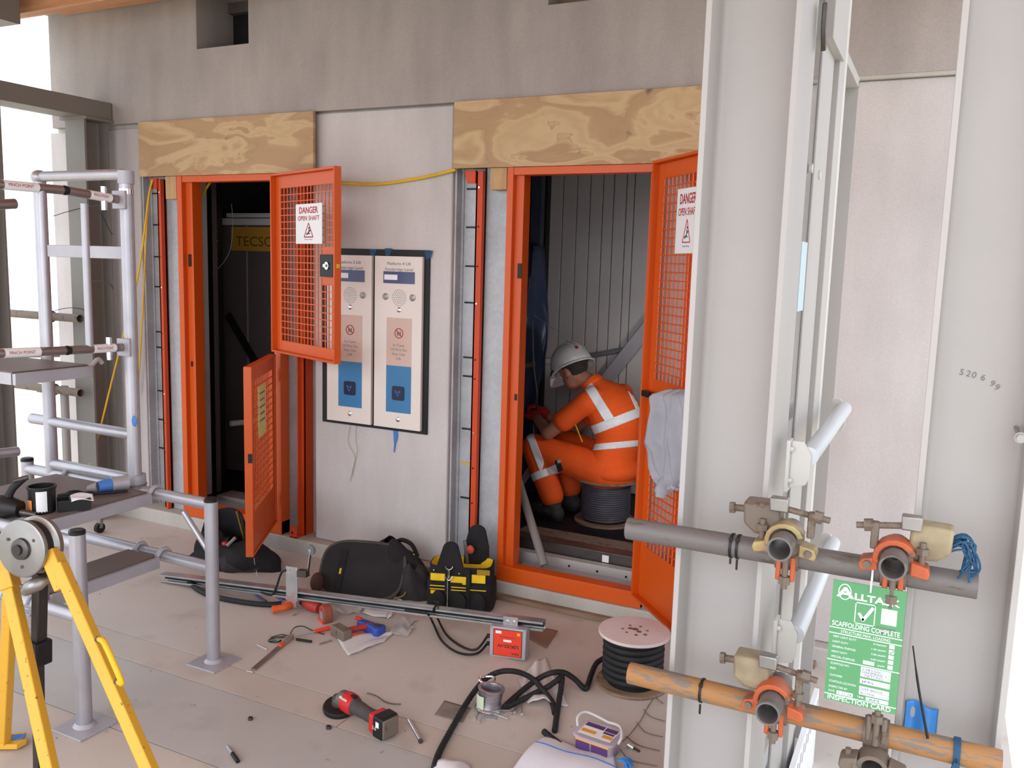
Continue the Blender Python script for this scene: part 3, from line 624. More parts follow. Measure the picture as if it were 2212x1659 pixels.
# ------------------------------------------------------------------ lift control panels
YP = 3.700
bf = thing('panel_backing', (-2.63, 3.71, 1.2), 'black backing frame with blue tape scraps behind the two lift control panels', 'backing frame')
p0 = pix(706, 911, Y=3.712); p1 = pix(934, 541, Y=3.712)
MB().box((-2.965, 3.708, .752), (-2.300, 3.7195, 1.682)).build('board', 'black', bf, bevel=.002)
for (u0, v0) in ((805, 545), (925, 548), (838, 543)):
    q = pix(u0, v0, Y=3.706); MB().prism([(-.02, .015), (-.012, -.03), (.012, -.02), (.024, .015)], q, (1,0,0), (0,0,1), (0,.0015,0)).build('tape_scrap', 'blue_twine', bf)
def control_panel(x0, x1, z0, z1, title, label):
    t = thing('control_panel', ((x0+x1)/2, YP, z0), label, 'control panel', 'lift control panels')
    W, Hh = x1-x0, z1-z0; cx = (x0+x1)/2
    pl = MB().box((x0, YP-.012, z0), (x1, YP+.0075, z1)).build('face_plate', 'panel_white', t, bevel=.0015)
    X, Z = Vector((1, 0, 0)), Vector((0, 0, 1)); f = YP-.0125
    P2 = lambda a, b_: Vector((x0+a*W, f, z1-b_*Hh))
    text(title, P2(.52, .050), X, Z, .0150, 'print_grey', pl, width=W*.50, align='C')
    text('Footbridge Level', P2(.52, .082), X, Z, .0150, 'print_grey', pl, width=W*.58, align='C')
    d = MB().box((x0+.19*W, f-.001, z1-.155*Hh), (x0+.85*W, f+.004, z1-.087*Hh)).build('display', 'display_blue', t)
    MB().box((x0+.21*W, f-.0016, z1-.135*Hh), (x0+.49*W, f-.001, z1-.105*Hh)).build('sticker', 'white', d)
    text('S-A 362', P2(.55, .135), X, Z, .012, 'print_black', d, width=W*.24)
    sp = MB(); c = P2(.53, .235)
    for ring, cnt in ((0, 1), (.010, 6), (.020, 12), (.030, 18), (.040, 24)):
        for k in range(cnt):
            a = 2*math.pi*k/cnt; q = c+Vector((ring*math.cos(a), 0, ring*math.sin(a))); sp.cyl(q, q+Vector((0, -.0006, 0)), .0024, n=6)
    sp.build('speaker_holes', 'print_grey', t)
    for a in (.24, .81):
        MB().lathe([(.017, 0), (.017, .003), (.012, .005), (.0, .005)], P2(a, .232), (0,-1,0), 18).build('indicator', 'steel_mid', t)
    for b_ in (.305, .945): MB().lathe([(.013, 0), (.013, .002), (.007, .006), (0, .006)], P2(.53, b_), (0,-1,0), 16).build('screw', 'chrome', t)
    fm_ = MB().box((x0+.27*W, f-.001, z1-.63*Hh), (x0+.80*W, f+.004, z1-.352*Hh)).build('fire_notice', 'pink_film', t)
    cc = P2(.535, .44); MB().tube([cc+Vector((.024*math.cos(k*math.pi/12), -.0015, .024*math.sin(k*math.pi/12))) for k in range(25)], .0022, 6).build('red_ring', 'print_red', fm_)
    MB().bar(cc+Vector((-.017, -.0015, .017)), cc+Vector((.017, -.0015, -.017)), .003, .003).build('red_slash', 'print_red', fm_)
    fg = MB(); fg.box(cc+Vector((-.013, -.0012, -.012)), cc+Vector((.0, -.0008, .006))); fg.box(cc+Vector((.003, -.0012, -.012)), cc+Vector((.012, -.0008, .010))); fg.build('pictogram', 'print_grey', fm_)
    for k, s in enumerate(('In Case', 'Of Fire Do', 'Not Use', 'Lift')):
        text(s, P2(.535, .505+.026*k+.012)+Vector((0, -.001, 0)), X, Z, .0145, 'print_grey', fm_, align='C', width=W*(.24, .34, .27, .10)[k])
    bl = MB().box((x0+.27*W, f-.001, z1-.905*Hh), (x0+.80*W, f+.004, z1-.63*Hh)).build('blue_plate', 'blue_panel', t)
    bb = P2(.535, .79); rr = .036; ps = []
    for sx, sz, a0 in ((1, 1, 0), (-1, 1, 90), (-1, -1, 180), (1, -1, 270)):
        for k in range(4): a = math.radians(a0+30*k); ps.append((sx*(rr-.010)+.010*math.cos(a), sz*(rr-.010)+.010*math.sin(a)))
    bu = MB().prism(ps, bb+Vector((0, -.001, 0)), (1,0,0), (0,0,1), (0,-.006,0)).build('call_button', mat('button_navy', (38, 44, 66), .3, var=0), t, bevel=.001)
    ar = MB()
    for (a, b2) in (((-.016, .014), (0, -.016)), ((0, -.016), (.016, .014)), ((.016, .014), (0, .004)), ((0, .004), (-.016, .014))):
        ar.bar(bb+Vector((a[0], -.0075, a[1])), bb+Vector((b2[0], -.0075, b2[1])), .002, .0028)
    ar.build('arrow', 'blue_tape', bu)
q0 = pix(805, 919, Y=YP-.012); q1 = pix(914, 555, Y=YP-.012)
px0, px1, pz0, pz1 = q0.x+.006, q1.x-.004, q0.z, q1.z
dxp = pix(858, 845, Y=YP).x-pix(754, 833, Y=YP).x
control_panel(px0, px1, pz0, pz1, 'Platform 4 Lift', 'right-hand white lift control panel reading Platform 4 Lift')
control_panel(px0-dxp, px1-dxp, pz0, pz1, 'Platform 3 Lift', 'left-hand white lift control panel reading Platform 3 Lift, half behind the gate')
for a, lab in ((((757, 915), (752, 955), (766, 985), (763, 1010), (756, 1040)), 'thin green thread hanging below the left control panel, left strand'), (((770, 916), (768, 950), (772, 970), (766, 1000), (760, 1030)), 'thin green thread hanging below the left control panel, right strand')):
    cable('thread', [pix(*p, Y=3.712) for p in a], .0012, mat('thread_green', (150, 160, 120), .8, var=0), lab, 'thread', n=5)
tag(MB().prism([(-.012, .03), (.012, .035), (.016, .0), (.004, -.04), (-.003, -.085), (-.008, -.085), (-.006, -.04)], pix(853, 943, Y=3.712), (1,0,0), (0,0,1), (0,.004,0)).build('tape_strip', 'blue_tape', bevel=.001), 'twisted blue tape strip dangling below the right control panel', 'tape')

# ------------------------------------------------------------------ inside the left shaft
lc = thing('lift_car', (-3.7, 4.6, .1), 'dark lift car in the left shaft with white top beam and TECSO sign', 'lift car')
yb = 4.55
a = pix(465, 475, Y=yb); b_ = pix(640, 468, Y=yb); zt = a.z
MB().box((a.x, yb-.03, zt-.035), (-2.8, yb+.02, zt+.01)).build('top_beam', 'pvc_white', lc, bevel=.002)
MB().box((a.x+.12, yb-.02, zt+.015), (-2.8, yb+.02, zt+.045)).build('top_rail', 'pvc_white', lc, bevel=.002)
MB().box((a.x+.02, yb, .12), (-2.8, yb+.05, zt-.03)).build('front_panel', 'shaft_dark', lc)
s0 = pix(500, 541, Y=yb-.01); s1 = pix(500, 490, Y=yb-.01)
sg = MB().box((s0.x, yb-.012, s0.z), (-2.8, yb, s1.z)).build('sign_board', 'sign_yellow', lc)
text('TECSO', pix(510, 531, Y=yb-.012), (1,0,0), (0,0,1), .065, 'sign_letters', sg, width=.33, name='lettering')
q = pix(535, 700, Y=yb-.004); MB().box((q.x-.003, yb-.006, .3), (q.x+.003, yb, 1.9)).build('bright_edge', 'aluminium_dull', lc)
for u_, m_, wd in ((432, 'shaft_grey', .11), (452, 'shaft_black', .12)):
    q = pix(u_, 700, Y=4.1)
g1 = thing('guide_post', (-4.2, 4.1, .1), 'dark grey vertical guide post just inside the left lift opening', 'guide rail')
q = pix(424, 700, Y=4.02); q2 = pix(441, 700, Y=4.02); MB().box((q.x, 4.02, .1), (q2.x, 4.06, 2.9)).build('face', 'shaft_grey', g1)
q3 = pix(462, 700, Y=4.10); MB().box((q2.x, 4.10, .1), (q3.x, 4.14, 2.9)).build('flange', 'shaft_dark', g1)
q4 = pix(474, 700, Y=4.3); gr = thing('guide_rail', (q4.x, 4.3, .1), 'black vertical guide rail with bright bolts in the left shaft', 'guide rail')
MB().box((q4.x-.06, 4.28, .1), (q4.x, 4.34, 3.0)).build('rail', 'black', gr)
for v_ in (500, 521, 560, 590, 630, 675, 725, 800, 880): q = pix(469, v_, Y=4.275); MB().cyl(q, q+Vector((0, -.012, 0)), .007, n=8).build('bolt_head', 'chrome', gr)
tag(MB().bar(pix(492, 680, Y=4.535), pix(566, 807, Y=4.535), .05, .02, up=(0,-1,0)).build('diagonal_strut', 'black'), 'black diagonal strut inside the left shaft', 'strut')
lone_tube('pipe_stub', pix(498, 915, Y=4.34), pix(566, 909, Y=4.548), 'pvc_white', 'short white pipe end poking out behind the lower left gate', 'pipe', r=.02)
sl = thing('landing_sill', (-3.6, 3.85, .09), 'grey aluminium landing sill on the floor of the left lift opening', 'sill')
MB().box((-3.96, 3.75, .083), (-3.28, 3.90, .13)).build('plate', 'aluminium_dull', sl, bevel=.002); MB().box((-3.96, 3.92, .083), (-3.28, 4.05, .15)).build('plate', 'pvc_grey', sl, bevel=.002)
tag(MB().tube([pix(500, 440, Y=4.2), pix(503, 490, Y=4.2), pix(497, 540, Y=4.2), pix(480, 570, Y=4.2), pix(458, 592, Y=4.2)], .0012, 5, sub=5).build('wire', 'pvc_white'), 'thin pale wire hanging in the top of the left shaft', 'wire')

# ------------------------------------------------------------------ inside the right shaft
wl = thing('added_fill_lamp', (-.80, 4.16, .096), 'added unseen lamp on a stand brightening the worker and the right shaft', 'added fill lamp')  # unseen lamp, added to brighten the worker and the shaft's back wall
lp = Vector((-.80, 4.16, 1.02)); ld = (Vector((-1.62, 5.2, .45))-lp).normalized(); lx_, ly_, lz_ = frame(ld)
MB().cyl((-.80, 4.16, .10), (-.80, 4.16, .95), .013, n=12).build('pole', 'black', wl)
for k in range(3): MB().cyl((-.80, 4.16, .30), (-.80+.13*math.cos(2.1*k+.5), 4.16+.13*math.sin(2.1*k+.5), .104), .008, n=8).build('leg', 'black', wl)
hd_ = MB().obox(lp-ld*.02, lx_*.09, ly_*.07, ld*.02).build('lamp_head', 'yellow_cord', wl, bevel=.006)
em = bpy.data.materials.new('fill_lamp_lens'); em.use_nodes = True; eb = em.node_tree.nodes['Principled BSDF']; eb.inputs['Emission Color'].default_value = (1, .97, .95, 1); eb.inputs['Emission Strength'].default_value = 55
MB().obox(lp+ld*.002, lx_*.075, ly_*.055, ld*.002).build('lens', em, hd_)
yb = 5.55
rw = thing('lined_wall', (-1.7, yb, .1), 'grey vertical panel lining at the back of the right shaft', 'panel wall')
us = [1178, 1210, 1240, 1268, 1295, 1318, 1345, 1362, 1412, 1470, 1540]
xs_ = [pix(u_, 600, Y=yb).x for u_ in us]
for a, b_ in zip(xs_[:-1], xs_[1:]): MB().box((a+.003, yb, .1), (b_-.003, yb+.03, 3.0)).build('panel', 'shaft_grey', rw, bevel=.003, seg=1)
MB().box((xs_[0]-.012, yb-.03, .1), (xs_[0], yb+.04, 3.0)).build('edge_trim', 'aluminium_dull', rw)
q = pix(1127, 700, Y=4.08); q1 = pix(1160, 700, Y=5.20); q2 = pix(1173, 700, Y=5.36)
g2 = thing('guide_post', (q.x, 4.2, .1), 'blue-grey vertical guide post at the left side of the right shaft', 'guide rail')
MB().box((q.x-.02, 4.05, .1), (q.x, 4.10, 2.9)).build('face', 'shaft_dark', g2); MB().box((q1.x-.07, 5.2, .1), (q1.x, 5.26, 2.9)).build('face', mat('guide_blue', (66, 74, 92), .4, var=.05), g2); MB().box((q2.x-.03, 5.36, .1), (q2.x, 5.42, 2.9)).build('face', 'black', g2)
def sheet(u_, v_):
    top = pix(1150, 540, Y=5.1); x = top.x-.10+.14*u_+.02*math.sin(v_*9+u_*4); zz = 1.75-1.6*v_
    return Vector((x+.02*math.sin(6*v_), 5.1+.05*math.sin(u_*7+v_*5)+.1*u_, zz))
tag(MB().grid(sheet, 10, 24).build('plastic_sheet', 'blue_sheet', solid=.003), 'crumpled blue plastic sheet hanging at the left inside the right shaft', 'plastic sheet')
dp = thing('diagonal_brace', pix(1345, 770, Y=5.3), 'grey metal diagonal brace rising behind the worker', 'brace')
MB().bar(pix(1225, 926, Y=5.50), pix(1440, 655, Y=5.50), .03, .085, up=(-.75, -.35, .65)).build('channel', 'aluminium_dull', dp, bevel=.002)
lone_tube('pipe', pix(1172, 779, Y=5.50), pix(1215, 783, Y=5.525), 'pvc_white', 'white pipe end to the left of the worker helmet', 'pipe', r=.024)
lone_tube('pipe', pix(1255, 773, Y=5.53), pix(1345, 756, Y=5.53), 'aluminium', 'grey tube on the back wall to the right of the helmet', 'pipe', r=.018)
lone_tube('pipe', Vector((-2.615, 5.05, pix(1095, 800, Y=5.05).z)), pix(1155, 786, Y=5.05), 'pvc_grey', 'grey pipe end behind the left jamb of the right lift', 'pipe', r=.02)
lone_tube('conduit_pipe', pix(1176, 1222, Z=.165), pix(1108, 1000, Y=4.02), 'pvc_grey', 'grey plastic pipe leaning inside the right lift opening beside the left jamb', 'pipe', r=.0215)
tag(MB().bar(pix(1125, 1045, Y=4.75), pix(1165, 985, Y=4.9), .02, .04).build('floor_strut', 'aluminium_dull'), 'short grey strut on the shaft floor behind the leaning pipe', 'strut')
s2 = thing('landing_sill', (-1.5, 3.9, .09), 'stepped cream and grey sill plates on the floor of the right lift opening', 'sill')
MB().box((-1.80, 3.745, .083), (-1.18, 3.86, .13)).build('plate', 'aluminium_dull', s2, bevel=.002); MB().box((-1.95, 3.90, .09), (-1.10, 3.95, .165)).build('plate', 'cream_paint', s2, bevel=.002); MB().box((-1.95, 3.97, .09), (-1.10, 4.06, .215)).build('plate', 'steel_dark', s2, bevel=.004); MB().box((-1.95, 4.08, .09), (-1.10, 4.20, .21)).build('plate', 'rust_steel', s2, bevel=.004)
for k in range(4): q = Vector((-1.72+.15*k, 3.899, .135)); MB().cyl(q, q+Vector((0, -.002, 0)), .006, n=8).build('hole', 'black', s2)
MB().box((-1.42, 3.962, .165), (-1.385, 3.968, .20)).build('paper_tag', 'white', s2)
tag(MB().tube([pix(1140, 672, Y=5.195), pix(1160, 685, Y=5.15), pix(1200, 715, Y=5.05), pix(1245, 752, Y=4.9)], .0018, 5, sub=4).build('wire', 'pvc_white'), 'thin pale wire slanting down to the worker helmet', 'wire')
# ================================================================== ALUMINIUM TOWER
YN, YF, XF = 1.88, 2.456, -2.522
tw = thing('aluminium_tower', (-3.0, 2.17, 0), 'silver aluminium podium tower with folding guard bars standing at the left', 'scaffold tower')
AL = 'aluminium'
def post(x, y, z0, z1, foot=True, cap=True, r=.026, name='post'):
    o = MB().cyl((x, y, z0), (x, y, z1), r, n=28).build(name, AL, tw)
    if cap: MB().lathe([(r+.001, 0), (r+.001, .010), (r-.004, .015), (0, .015)], (x, y, z1-.001), n=28).build('end_cap', 'black', o)
    if foot:
        MB().box((x-.075, y-.075, 0), (x+.075, y+.075, .007)).build('foot_plate', 'aluminium_dull', o, bevel=.0015)
        MB().lathe([(r+.012, 0), (r+.001, .012)], (x, y, .007), n=28, cap=False).build('weld', 'aluminium_dull', o)
    return o
post(-2.530, YN, .007, .690); post(-2.512, YF, .007, .668)
post(-3.62, YN, .007, .69); post(-3.62, YF, .007, .69)
for y in (YN, YF):
    for z, r in ((.655, .0235), (.398, .0235)):
        MB().cyl((-3.62, y, z), (XF, y, z), r, n=24).build('ledger', AL, tw)
    MB().cyl((-2.660, y, .602), (-2.53, y, .462), .012, n=14).build('brace', AL, tw)
    MB().cyl((-3.45, y, .602), (-3.60, y, .462), .012, n=14).build('brace', AL, tw)
# caster under the platform
q = pix(215, 1140, Z=.03); cs = MB().cyl((q.x-.012, q.y, .03), (q.x+.012, q.y, .03), .03, n=18).build('caster_wheel', 'black_rubber', tw); MB().bar((q.x, q.y, .03), (q.x, q.y+.01, .10), .03, .02).build('caster_fork', 'steel_mid', cs)
def platform(x0, x1, y0, y1, z, side=.05, hooks=True, name='platform'):
    pl = MB().box((x0+.012, y0, z-.012), (x1-.012, y1, z)).build(name, 'platform_ply', tw)
    for x in (x0, x1): MB().box((x-.006, y0-.004, z-side), (x+.012, y1+.004, z-.006)).build('side_beam', 'aluminium_dull', pl, bevel=.0015)
    for y in (y0, y1): MB().box((x0+.012, y-.006, z-side), (x1-.012, y+.006, z-.004)).build('end_beam', 'aluminium_dull', pl, bevel=.0015)
    if hooks:
        for x in (x0+.02, x1-.02):
            for y, yr, s in ((y0, YN, -1), (y1, YF, 1)):
                zz = {True: .655, False: .398}[z > .5]
                pts = [(x, y, z-.028), (x, yr-s*.034, zz+.012), (x, yr-s*.012, zz+.030), (x, yr+s*.016, zz+.026), (x, yr+s*.030, zz+.004)]
                MB().tube(pts, .009, 8, sub=4).build('hook', 'aluminium_dull', pl)
    return pl
P1 = platform(-3.36, -2.79, 1.935, 2.40, .678)
P2_ = platform(-2.93, -2.755, 1.935, 2.40, .418)
P3 = platform(-3.62, -3.11, 2.075, 2.40, 1.168, hooks=False)
MB().box((-3.10, 2.19, 1.128), (-3.1035, 2.29, 1.158)).build('sticker', 'white', P3)
for k in range(3):
    MB().box((-3.0998, 2.205+.006*k, 1.134+.008*k), (-3.0996, 2.277-.004*k, 1.1365+.008*k)).build('print_line', 'print_grey', P3)
for yy, s in ((2.40, 1), ):
    for x in (-3.13, -3.60): MB().tube([(x, 2.40, 1.14), (x, 2.43, 1.165), (x, 2.456, 1.185), (x, 2.475, 1.165)], .009, 8, sub=4).build('hook', 'aluminium_dull', P3)
# upper guard frame in the far plane
XR, XL = -2.932, -3.452
post(XR, YF, .66, 1.935, foot=False, cap=False, name='guard_post'); post(XL, YF, .66, 1.91, foot=False, cap=False, name='guard_post')
MB().cyl((XR, YF, 1.895), (XR, YF, 1.945), .031, n=28).build('collar', 'aluminium_dull', tw)
MB().cyl((XR, YF, 1.855), (XR, YF, 1.875), .0275, n=28).build('foil_band', 'chrome', tw)
MB().cyl((XL, YF, 1.932), (XR-.02, YF, 1.932), .0215, n=24).build('top_rail', AL, tw)
MB().ell((XL, YF, 1.93), (.034, .034, .03)).build('elbow', AL, tw)
MB().box((XL, YF-.006, 1.600), (XR, YF+.006, 1.650)).build('flat_bar', 'aluminium_dull', tw, bevel=.002)
MB().cyl((XL-.12, YF, .888), (XR, YF, .888), .0225, n=24).build('rung', AL, tw)
MB().cyl((XL, YF, .70), (XR, YF, .70), .0225, n=24).build('rung', AL, tw)
MB().cyl((XR, YF, .66), (XR, YF, .72), .042, n=28).build('coupling_clamp', 'aluminium_dull', tw)
MB().cyl((XR, YF, .675), (XR, YF, .683), .045, n=28).build('clamp_band', 'steel_mid', tw)
# side guard: folding bars with hinge knuckles running towards the viewer
XB = XR-.005
def fold_bar(uv0, uvm, uv1):
    p1 = Vector((XB, YF-.03, pix(*uv1, Y=YF).z)); pm = pix(*uvm, X=XB); p0 = pix(*uv0, X=XB)
    b0 = MB().cyl(p0, pm-(pm-p0).normalized()*.012, .0165, n=20).build('folding_bar', mat('bar_brown', (150, 138, 134), .3, .7, var=.05), tw)
    b1 = MB().cyl(pm+(p1-pm).normalized()*.012, p1, .0165, n=20).build('folding_bar', 'bar_brown', tw)
    MB().ell(pm, (.017, .02, .018)).build('hinge_knuckle', 'black', tw)
    for bb, A, B, f0, f1 in ((b0, p0, pm, .30, .68), (b1, pm, p1, .42, .82)):
        d = (B-A); a = A+d*f0; b_ = A+d*f1; L = (b_-a).length; dn = d.normalized()
        MB().cyl(a, b_, .0170, n=24).build('sticker', 'white', bb)
        nrm = Vector((1, -.35, .1)); nrm = (nrm-dn*nrm.dot(dn)).normalized(); upv = nrm.cross(dn)
        text('PINCH POINT', a+dn*L*.10+nrm*.0178-upv*.0055, dn, upv, .011, 'print_red', bb, width=L*.72)
    for e in (0, 1):
        q = p1 if e else p1-Vector((0, .1, 0))
    MB().cyl(p1+Vector((.0, -.07, -.045)), p1+Vector((0, -.07, .045)), .011, n=10).build('hinge_pin', 'chrome', tw)
    MB().box((XB-.03, YF-.04, p1.z-.035), (XB+.04, YF-.026, p1.z+.035)).build('hinge_plate', 'aluminium_dull', tw, bevel=.002)
    return p0, pm, p1
fa = fold_bar((-60, 393), (140, 411), (262, 433)); fb_ = fold_bar((-60, 766), (145, 757), (262, 747))
for u_ in (182, 88):
    a = pix(u_, 440 if u_ > 100 else 412, X=XB); b_ = pix(u_+4, 750, X=XB)
    MB().cyl((XB, a.y, b_.z), (XB, a.y, a.z), .0135, n=18).build('baluster', AL, tw)
# spigots at the left edge
MB().cyl(pix(-30, 443, X=-3.3), pix(32, 440, X=-3.3), .02, n=18).build('spigot', 'bar_brown', tw); MB().cyl(pix(-30, 982, X=-3.3), pix(38, 975, X=-3.3), .019, n=18).build('spigot', AL, tw)
MB().ell(pix(290, 910, Y=YF-.027), (.014, .004, .022)).build('paint_mark', 'blue_tape', tw)

# things lying on the tower platform
ZP = .679
pot = thing('paint_pot', (-3.02, 2.03, ZP), 'black plastic pot with torn orange and white label on the tower platform', 'pot')
c = pix(92, 1105, Z=ZP); pot.location = c; WM[pot.name] = Matrix.Translation(c)
R_ = .046
MB().lathe([(R_*.86, 0), (R_*.95, .004), (R_, .088), (R_+.004, .09), (R_+.004, .097), (R_-.003, .097), (R_-.006, .012), (0, .010)], c, n=32, cap=False).build('body', 'black', pot)
def wrap(c, r, a0, a1, z0, z1, jag=.0):
    return lambda u, v: Vector((c.x+r*math.cos(a0+(a1-a0)*u), c.y+r*math.sin(a0+(a1-a0)*u), c.z+z0+(z1-z0)*v+jag*math.sin(u*23)*(1-v)))
MB().grid(wrap(c, R_+.001, math.radians(215), math.radians(280), .012, .052, .006), 12, 3).build('orange_label', mat('label_orange', (222, 130, 60), .6, var=.1), pot)
MB().grid(wrap(c, R_+.001, math.radians(300), math.radians(345), .01, .085, .003), 10, 3).build('white_label', 'white_matte', pot)
bx = thing('torch_box', (-2.9, 2.0, ZP), 'small open black box with crumpled white paper on the tower platform', 'box')
c = pix(160, 1098, Z=ZP); bx.location = c; WM[bx.name] = Matrix.Translation(c)
ux, uy = Vector((.55, .83, 0)), Vector((-.83, .55, 0)); zz = Vector((0, 0, 1))
o = MB()
for s in (-1, 1): o.obox(c+uy*.034*s+zz*.02, ux*.055, uy*.002, zz*.02)
o.obox(c+zz*.002, ux*.055, uy*.034, zz*.002); o.obox(c+zz*.039+ux*.02, ux*.035, uy*.034, zz*.0015); o.obox(c+ux*.054+zz*.02, ux*.002, uy*.034, zz*.02); o.build('carton', 'black', bx)
MB().grid(lambda u, v: c+ux*(-.01+.075*u)+uy*(-.04+.075*v)+zz*(.043+.006*math.sin(4*u+3*v)*math.cos(3*v)-.03*max(0, .25-v)), 12, 10).build('paper', 'white_matte', bx, solid=.001)
hs = thing('heat_gun', (-2.95, 2.3, ZP), 'grey blue-taped hot-air tool lying at the foot of the tower guard post', 'tool')
p = [pix(275, 1042, Z=ZP+.03), pix(240, 1047, Z=ZP+.03), pix(212, 1052, Z=ZP+.028), pix(190, 1056, Z=ZP+.02)]
MB().tube(p[:2], .030, 16).build('body', 'aluminium_dull', hs); MB().tube(p[1:3], [.027, .022], 16).build('tape_wrap', 'blue_tape', hs); MB().tube([p[2], p[3]], [.021, .012], 12).build('nozzle', 'pvc_grey', hs)
tag(MB().tube([pix(275, 1060, Z=ZP+.012), pix(215, 1066, Z=ZP+.012), pix(182, 1068, Z=ZP+.012), pix(160, 1066, Z=ZP+.02), pix(125, 1072, Z=ZP+.012)], [.006, .006, .012, .014, .008], 10, sub=4).build('caulking_gun', 'black'), 'thin black rod-shaped tool lying beside the hot-air tool on the platform', 'tool')
bd = thing('cordless_drill', (-2.9, 1.93, ZP), 'black power tool with raised handle at the left end of the tower platform', 'drill')
c = pix(14, 1110, X=-2.95); bd.location = c; WM[bd.name] = Matrix.Translation(c)
MB().tube([c+Vector((-.06, -.01, .02)), c+Vector((.0, 0, .025)), c+Vector((.05, .02, .02))], [.042, .045, .03], 16).build('body', 'black', bd)
MB().tube([c+Vector((.0, 0, .04)), c+Vector((.01, .02, .09)), c+Vector((.035, .05, .125))], [.018, .014, .012], 12, sub=3).build('handle', 'black_rubber', bd)
MB().tube([c+Vector((.02, .02, .12)), c+Vector((.05, .055, .13))], .009, 10).build('switch', 'steel_dark', bd)
MB().tube([c+Vector((.05, .02, .01)), c+Vector((.10, .045, .0))], [.013, .010], 12).build('chuck', 'steel_dark', bd)

# ================================================================== YELLOW PIPE STAND
st = thing('pipe_stand', (-2.1, 1.45, 0), 'worn yellow pipe stand with steel pulley wheel and black post in the left foreground', 'pipe stand')
top_c = pix(72, 1188, Y=1.45)
def leg(a, b_, lab='leg', w=.030, h=.036, upv=(0, 1, 0)): return MB().bar(a, b_, w, h, up=upv).build(lab, 'yellow_worn', st, bevel=.003)
a = pix(128, 1218, Y=1.46); b_ = pix(322, 1659, Y=1.42); dd = (b_-a); foot = a+dd*(a.z/(a.z-b_.z)); leg(a, foot-dd.normalized()*.01, upv=(.5, -.8, 0))
rleg = (a, foot)
a2 = pix(18, 1248, Y=1.44); b2 = pix(108, 1659, Y=1.35); d2 = b2-a2; foot2 = a2+d2*(a2.z/(a2.z-b2.z)); leg(a2, foot2-d2.normalized()*.01, upv=(.5, -.8, 0))
a3 = pix(22, 1290, Y=1.49); foot3 = pix(8, 1606, Z=.015); leg(a3, foot3, upv=(1, 0, 0), w=.026)
MB().prism([(-.03, -.05), (.05, -.05), (.07, .0), (.05, .03), (-.03, .02)], foot3+Vector((0, 0, -.008)), (.8, .6, 0), (.6, -.8, 0), (0, 0, .018)).build('foot', 'yellow_worn', st, bevel=.002)
MB().prism([(-.02, -.03), (.06, -.03), (.06, .0), (-.02, .0)], foot3+Vector((0, 0, .0105)), (.8, .6, 0), (.6, -.8, 0), (0, 0, .003)).build('foot_pad', 'blue_tape', st)
for ft in (foot, foot2): MB().box((ft.x-.04, ft.y-.03, 0), (ft.x+.04, ft.y+.03, .012)).build('foot', 'yellow_worn', st, bevel=.002)
# yoke sockets at the top
leg(a+Vector((-.035, 0, .03)), a-Vector((0, 0, .03))+dd.normalized()*.04, 'socket', .040, .046, (.5, -.8, 0)); leg(a2+Vector((-.02, 0, .05)), a2+d2.normalized()*.03, 'socket', .040, .046, (.5, -.8, 0))
MB().bar(top_c+Vector((-.085, .0, .02)), top_c+Vector((.01, .02, -.055)), .03, .05, up=(0, -1, 0)).build('yoke', 'yellow_worn', st, bevel=.003)
MB().bar(top_c+Vector((-.03, .045, -.02)), top_c+Vector((-.02, .045, -.11)), .05, .02, up=(0, -1, 0)).build('yoke_plate', 'yellow_worn', st, bevel=.003)
# pulley wheel: axis mostly along X towards the viewer
ax = Vector((.19, -.98, .08)).normalized(); wc = top_c+Vector((0, -.01, .012))
MB().lathe([(.0, -.045), (.052, -.044), (.074, -.040), (.078, -.034), (.078, -.022), (.070, -.018), (.066, -.012)], wc, ax, 48).build('wheel_flange', 'steel_mid', st)
MB().lathe([(.066, -.014), (.070, -.010), (.070, .010), (.066, .014)], wc, ax, 48).build('rubber_groove', 'black_rubber', st)
MB().lathe([(.066, .012), (.076, .016), (.078, .022), (.076, .028), (.070, .030), (0.03, .026), (.02, .03), (0, .03)], wc, ax, 48).build('wheel_flange', 'steel_mid', st)
x_, y_, z_ = frame(ax)
for k in range(3):
    q = wc+ax*.0275+(x_*math.cos(k*2.09+.6)+y_*math.sin(k*2.09+.6))*.048; MB().cyl(q, q+ax*.002, .0045, n=10).build('wheel_hole', 'steel_dark', st)
MB().cyl(wc-ax*.06, wc+ax*.045, .014, n=12).build('axle', 'blackened', st); MB().lathe([(.030, .025), (.028, .034), (.018, .038), (0, .038)], wc, ax, 24).build('hub', 'steel_dark', st)
# black centre post with stop block and steel knob
pb = pix(87, 1235, Y=1.47); pe = pix(84, 1385, Y=1.47)
MB().bar(pb, pe, .030, .030, up=(0, 1, 0)).build('post', 'blackened', st, bevel=.003)
pe2 = pix(82, 1432, Y=1.47); MB().bar(pe+Vector((-.004, 0, .005)), pe2, .058, .050, up=(0, 1, 0)).build('stop_block', 'black', st, bevel=.005)
MB().bar(pe2, Vector((pe2.x-.01, 1.46, 0)), .024, .024, up=(0, 1, 0)).build('inner_post', 'blackened', st, bevel=.002)
kb = pix(72, 1265, Y=1.42); MB().tube([kb+Vector((.02, .04, .01)), kb, kb+Vector((-.03, -.0, -.02))], [.010, .019, .014], 14, sub=3).build('clamp_knob', 'steel_mid', st)
# carrying handle on the right leg
dl = dd.normalized(); hA = pix(212, 1381, Y=1.415); hB = pix(253, 1472, Y=1.41); off = Vector((.045, -.02, .015))
MB().tube([hA, hA+off*.55, hA+off+dl*.012, hB+off*.9-dl*.008, hB+off*.4, hB], .0075, 10, sub=5).build('handle', mat('yellow_paint', (238, 182, 36), .4, var=.05), st)
for q in (hA, hB): MB().cyl(q-off*.05, q+off*.30, .0085, n=10).build('handle_clip', 'steel_dark', st)
for k, (t_, w_) in enumerate(((.34, .03), (.62, .02))):
    pass

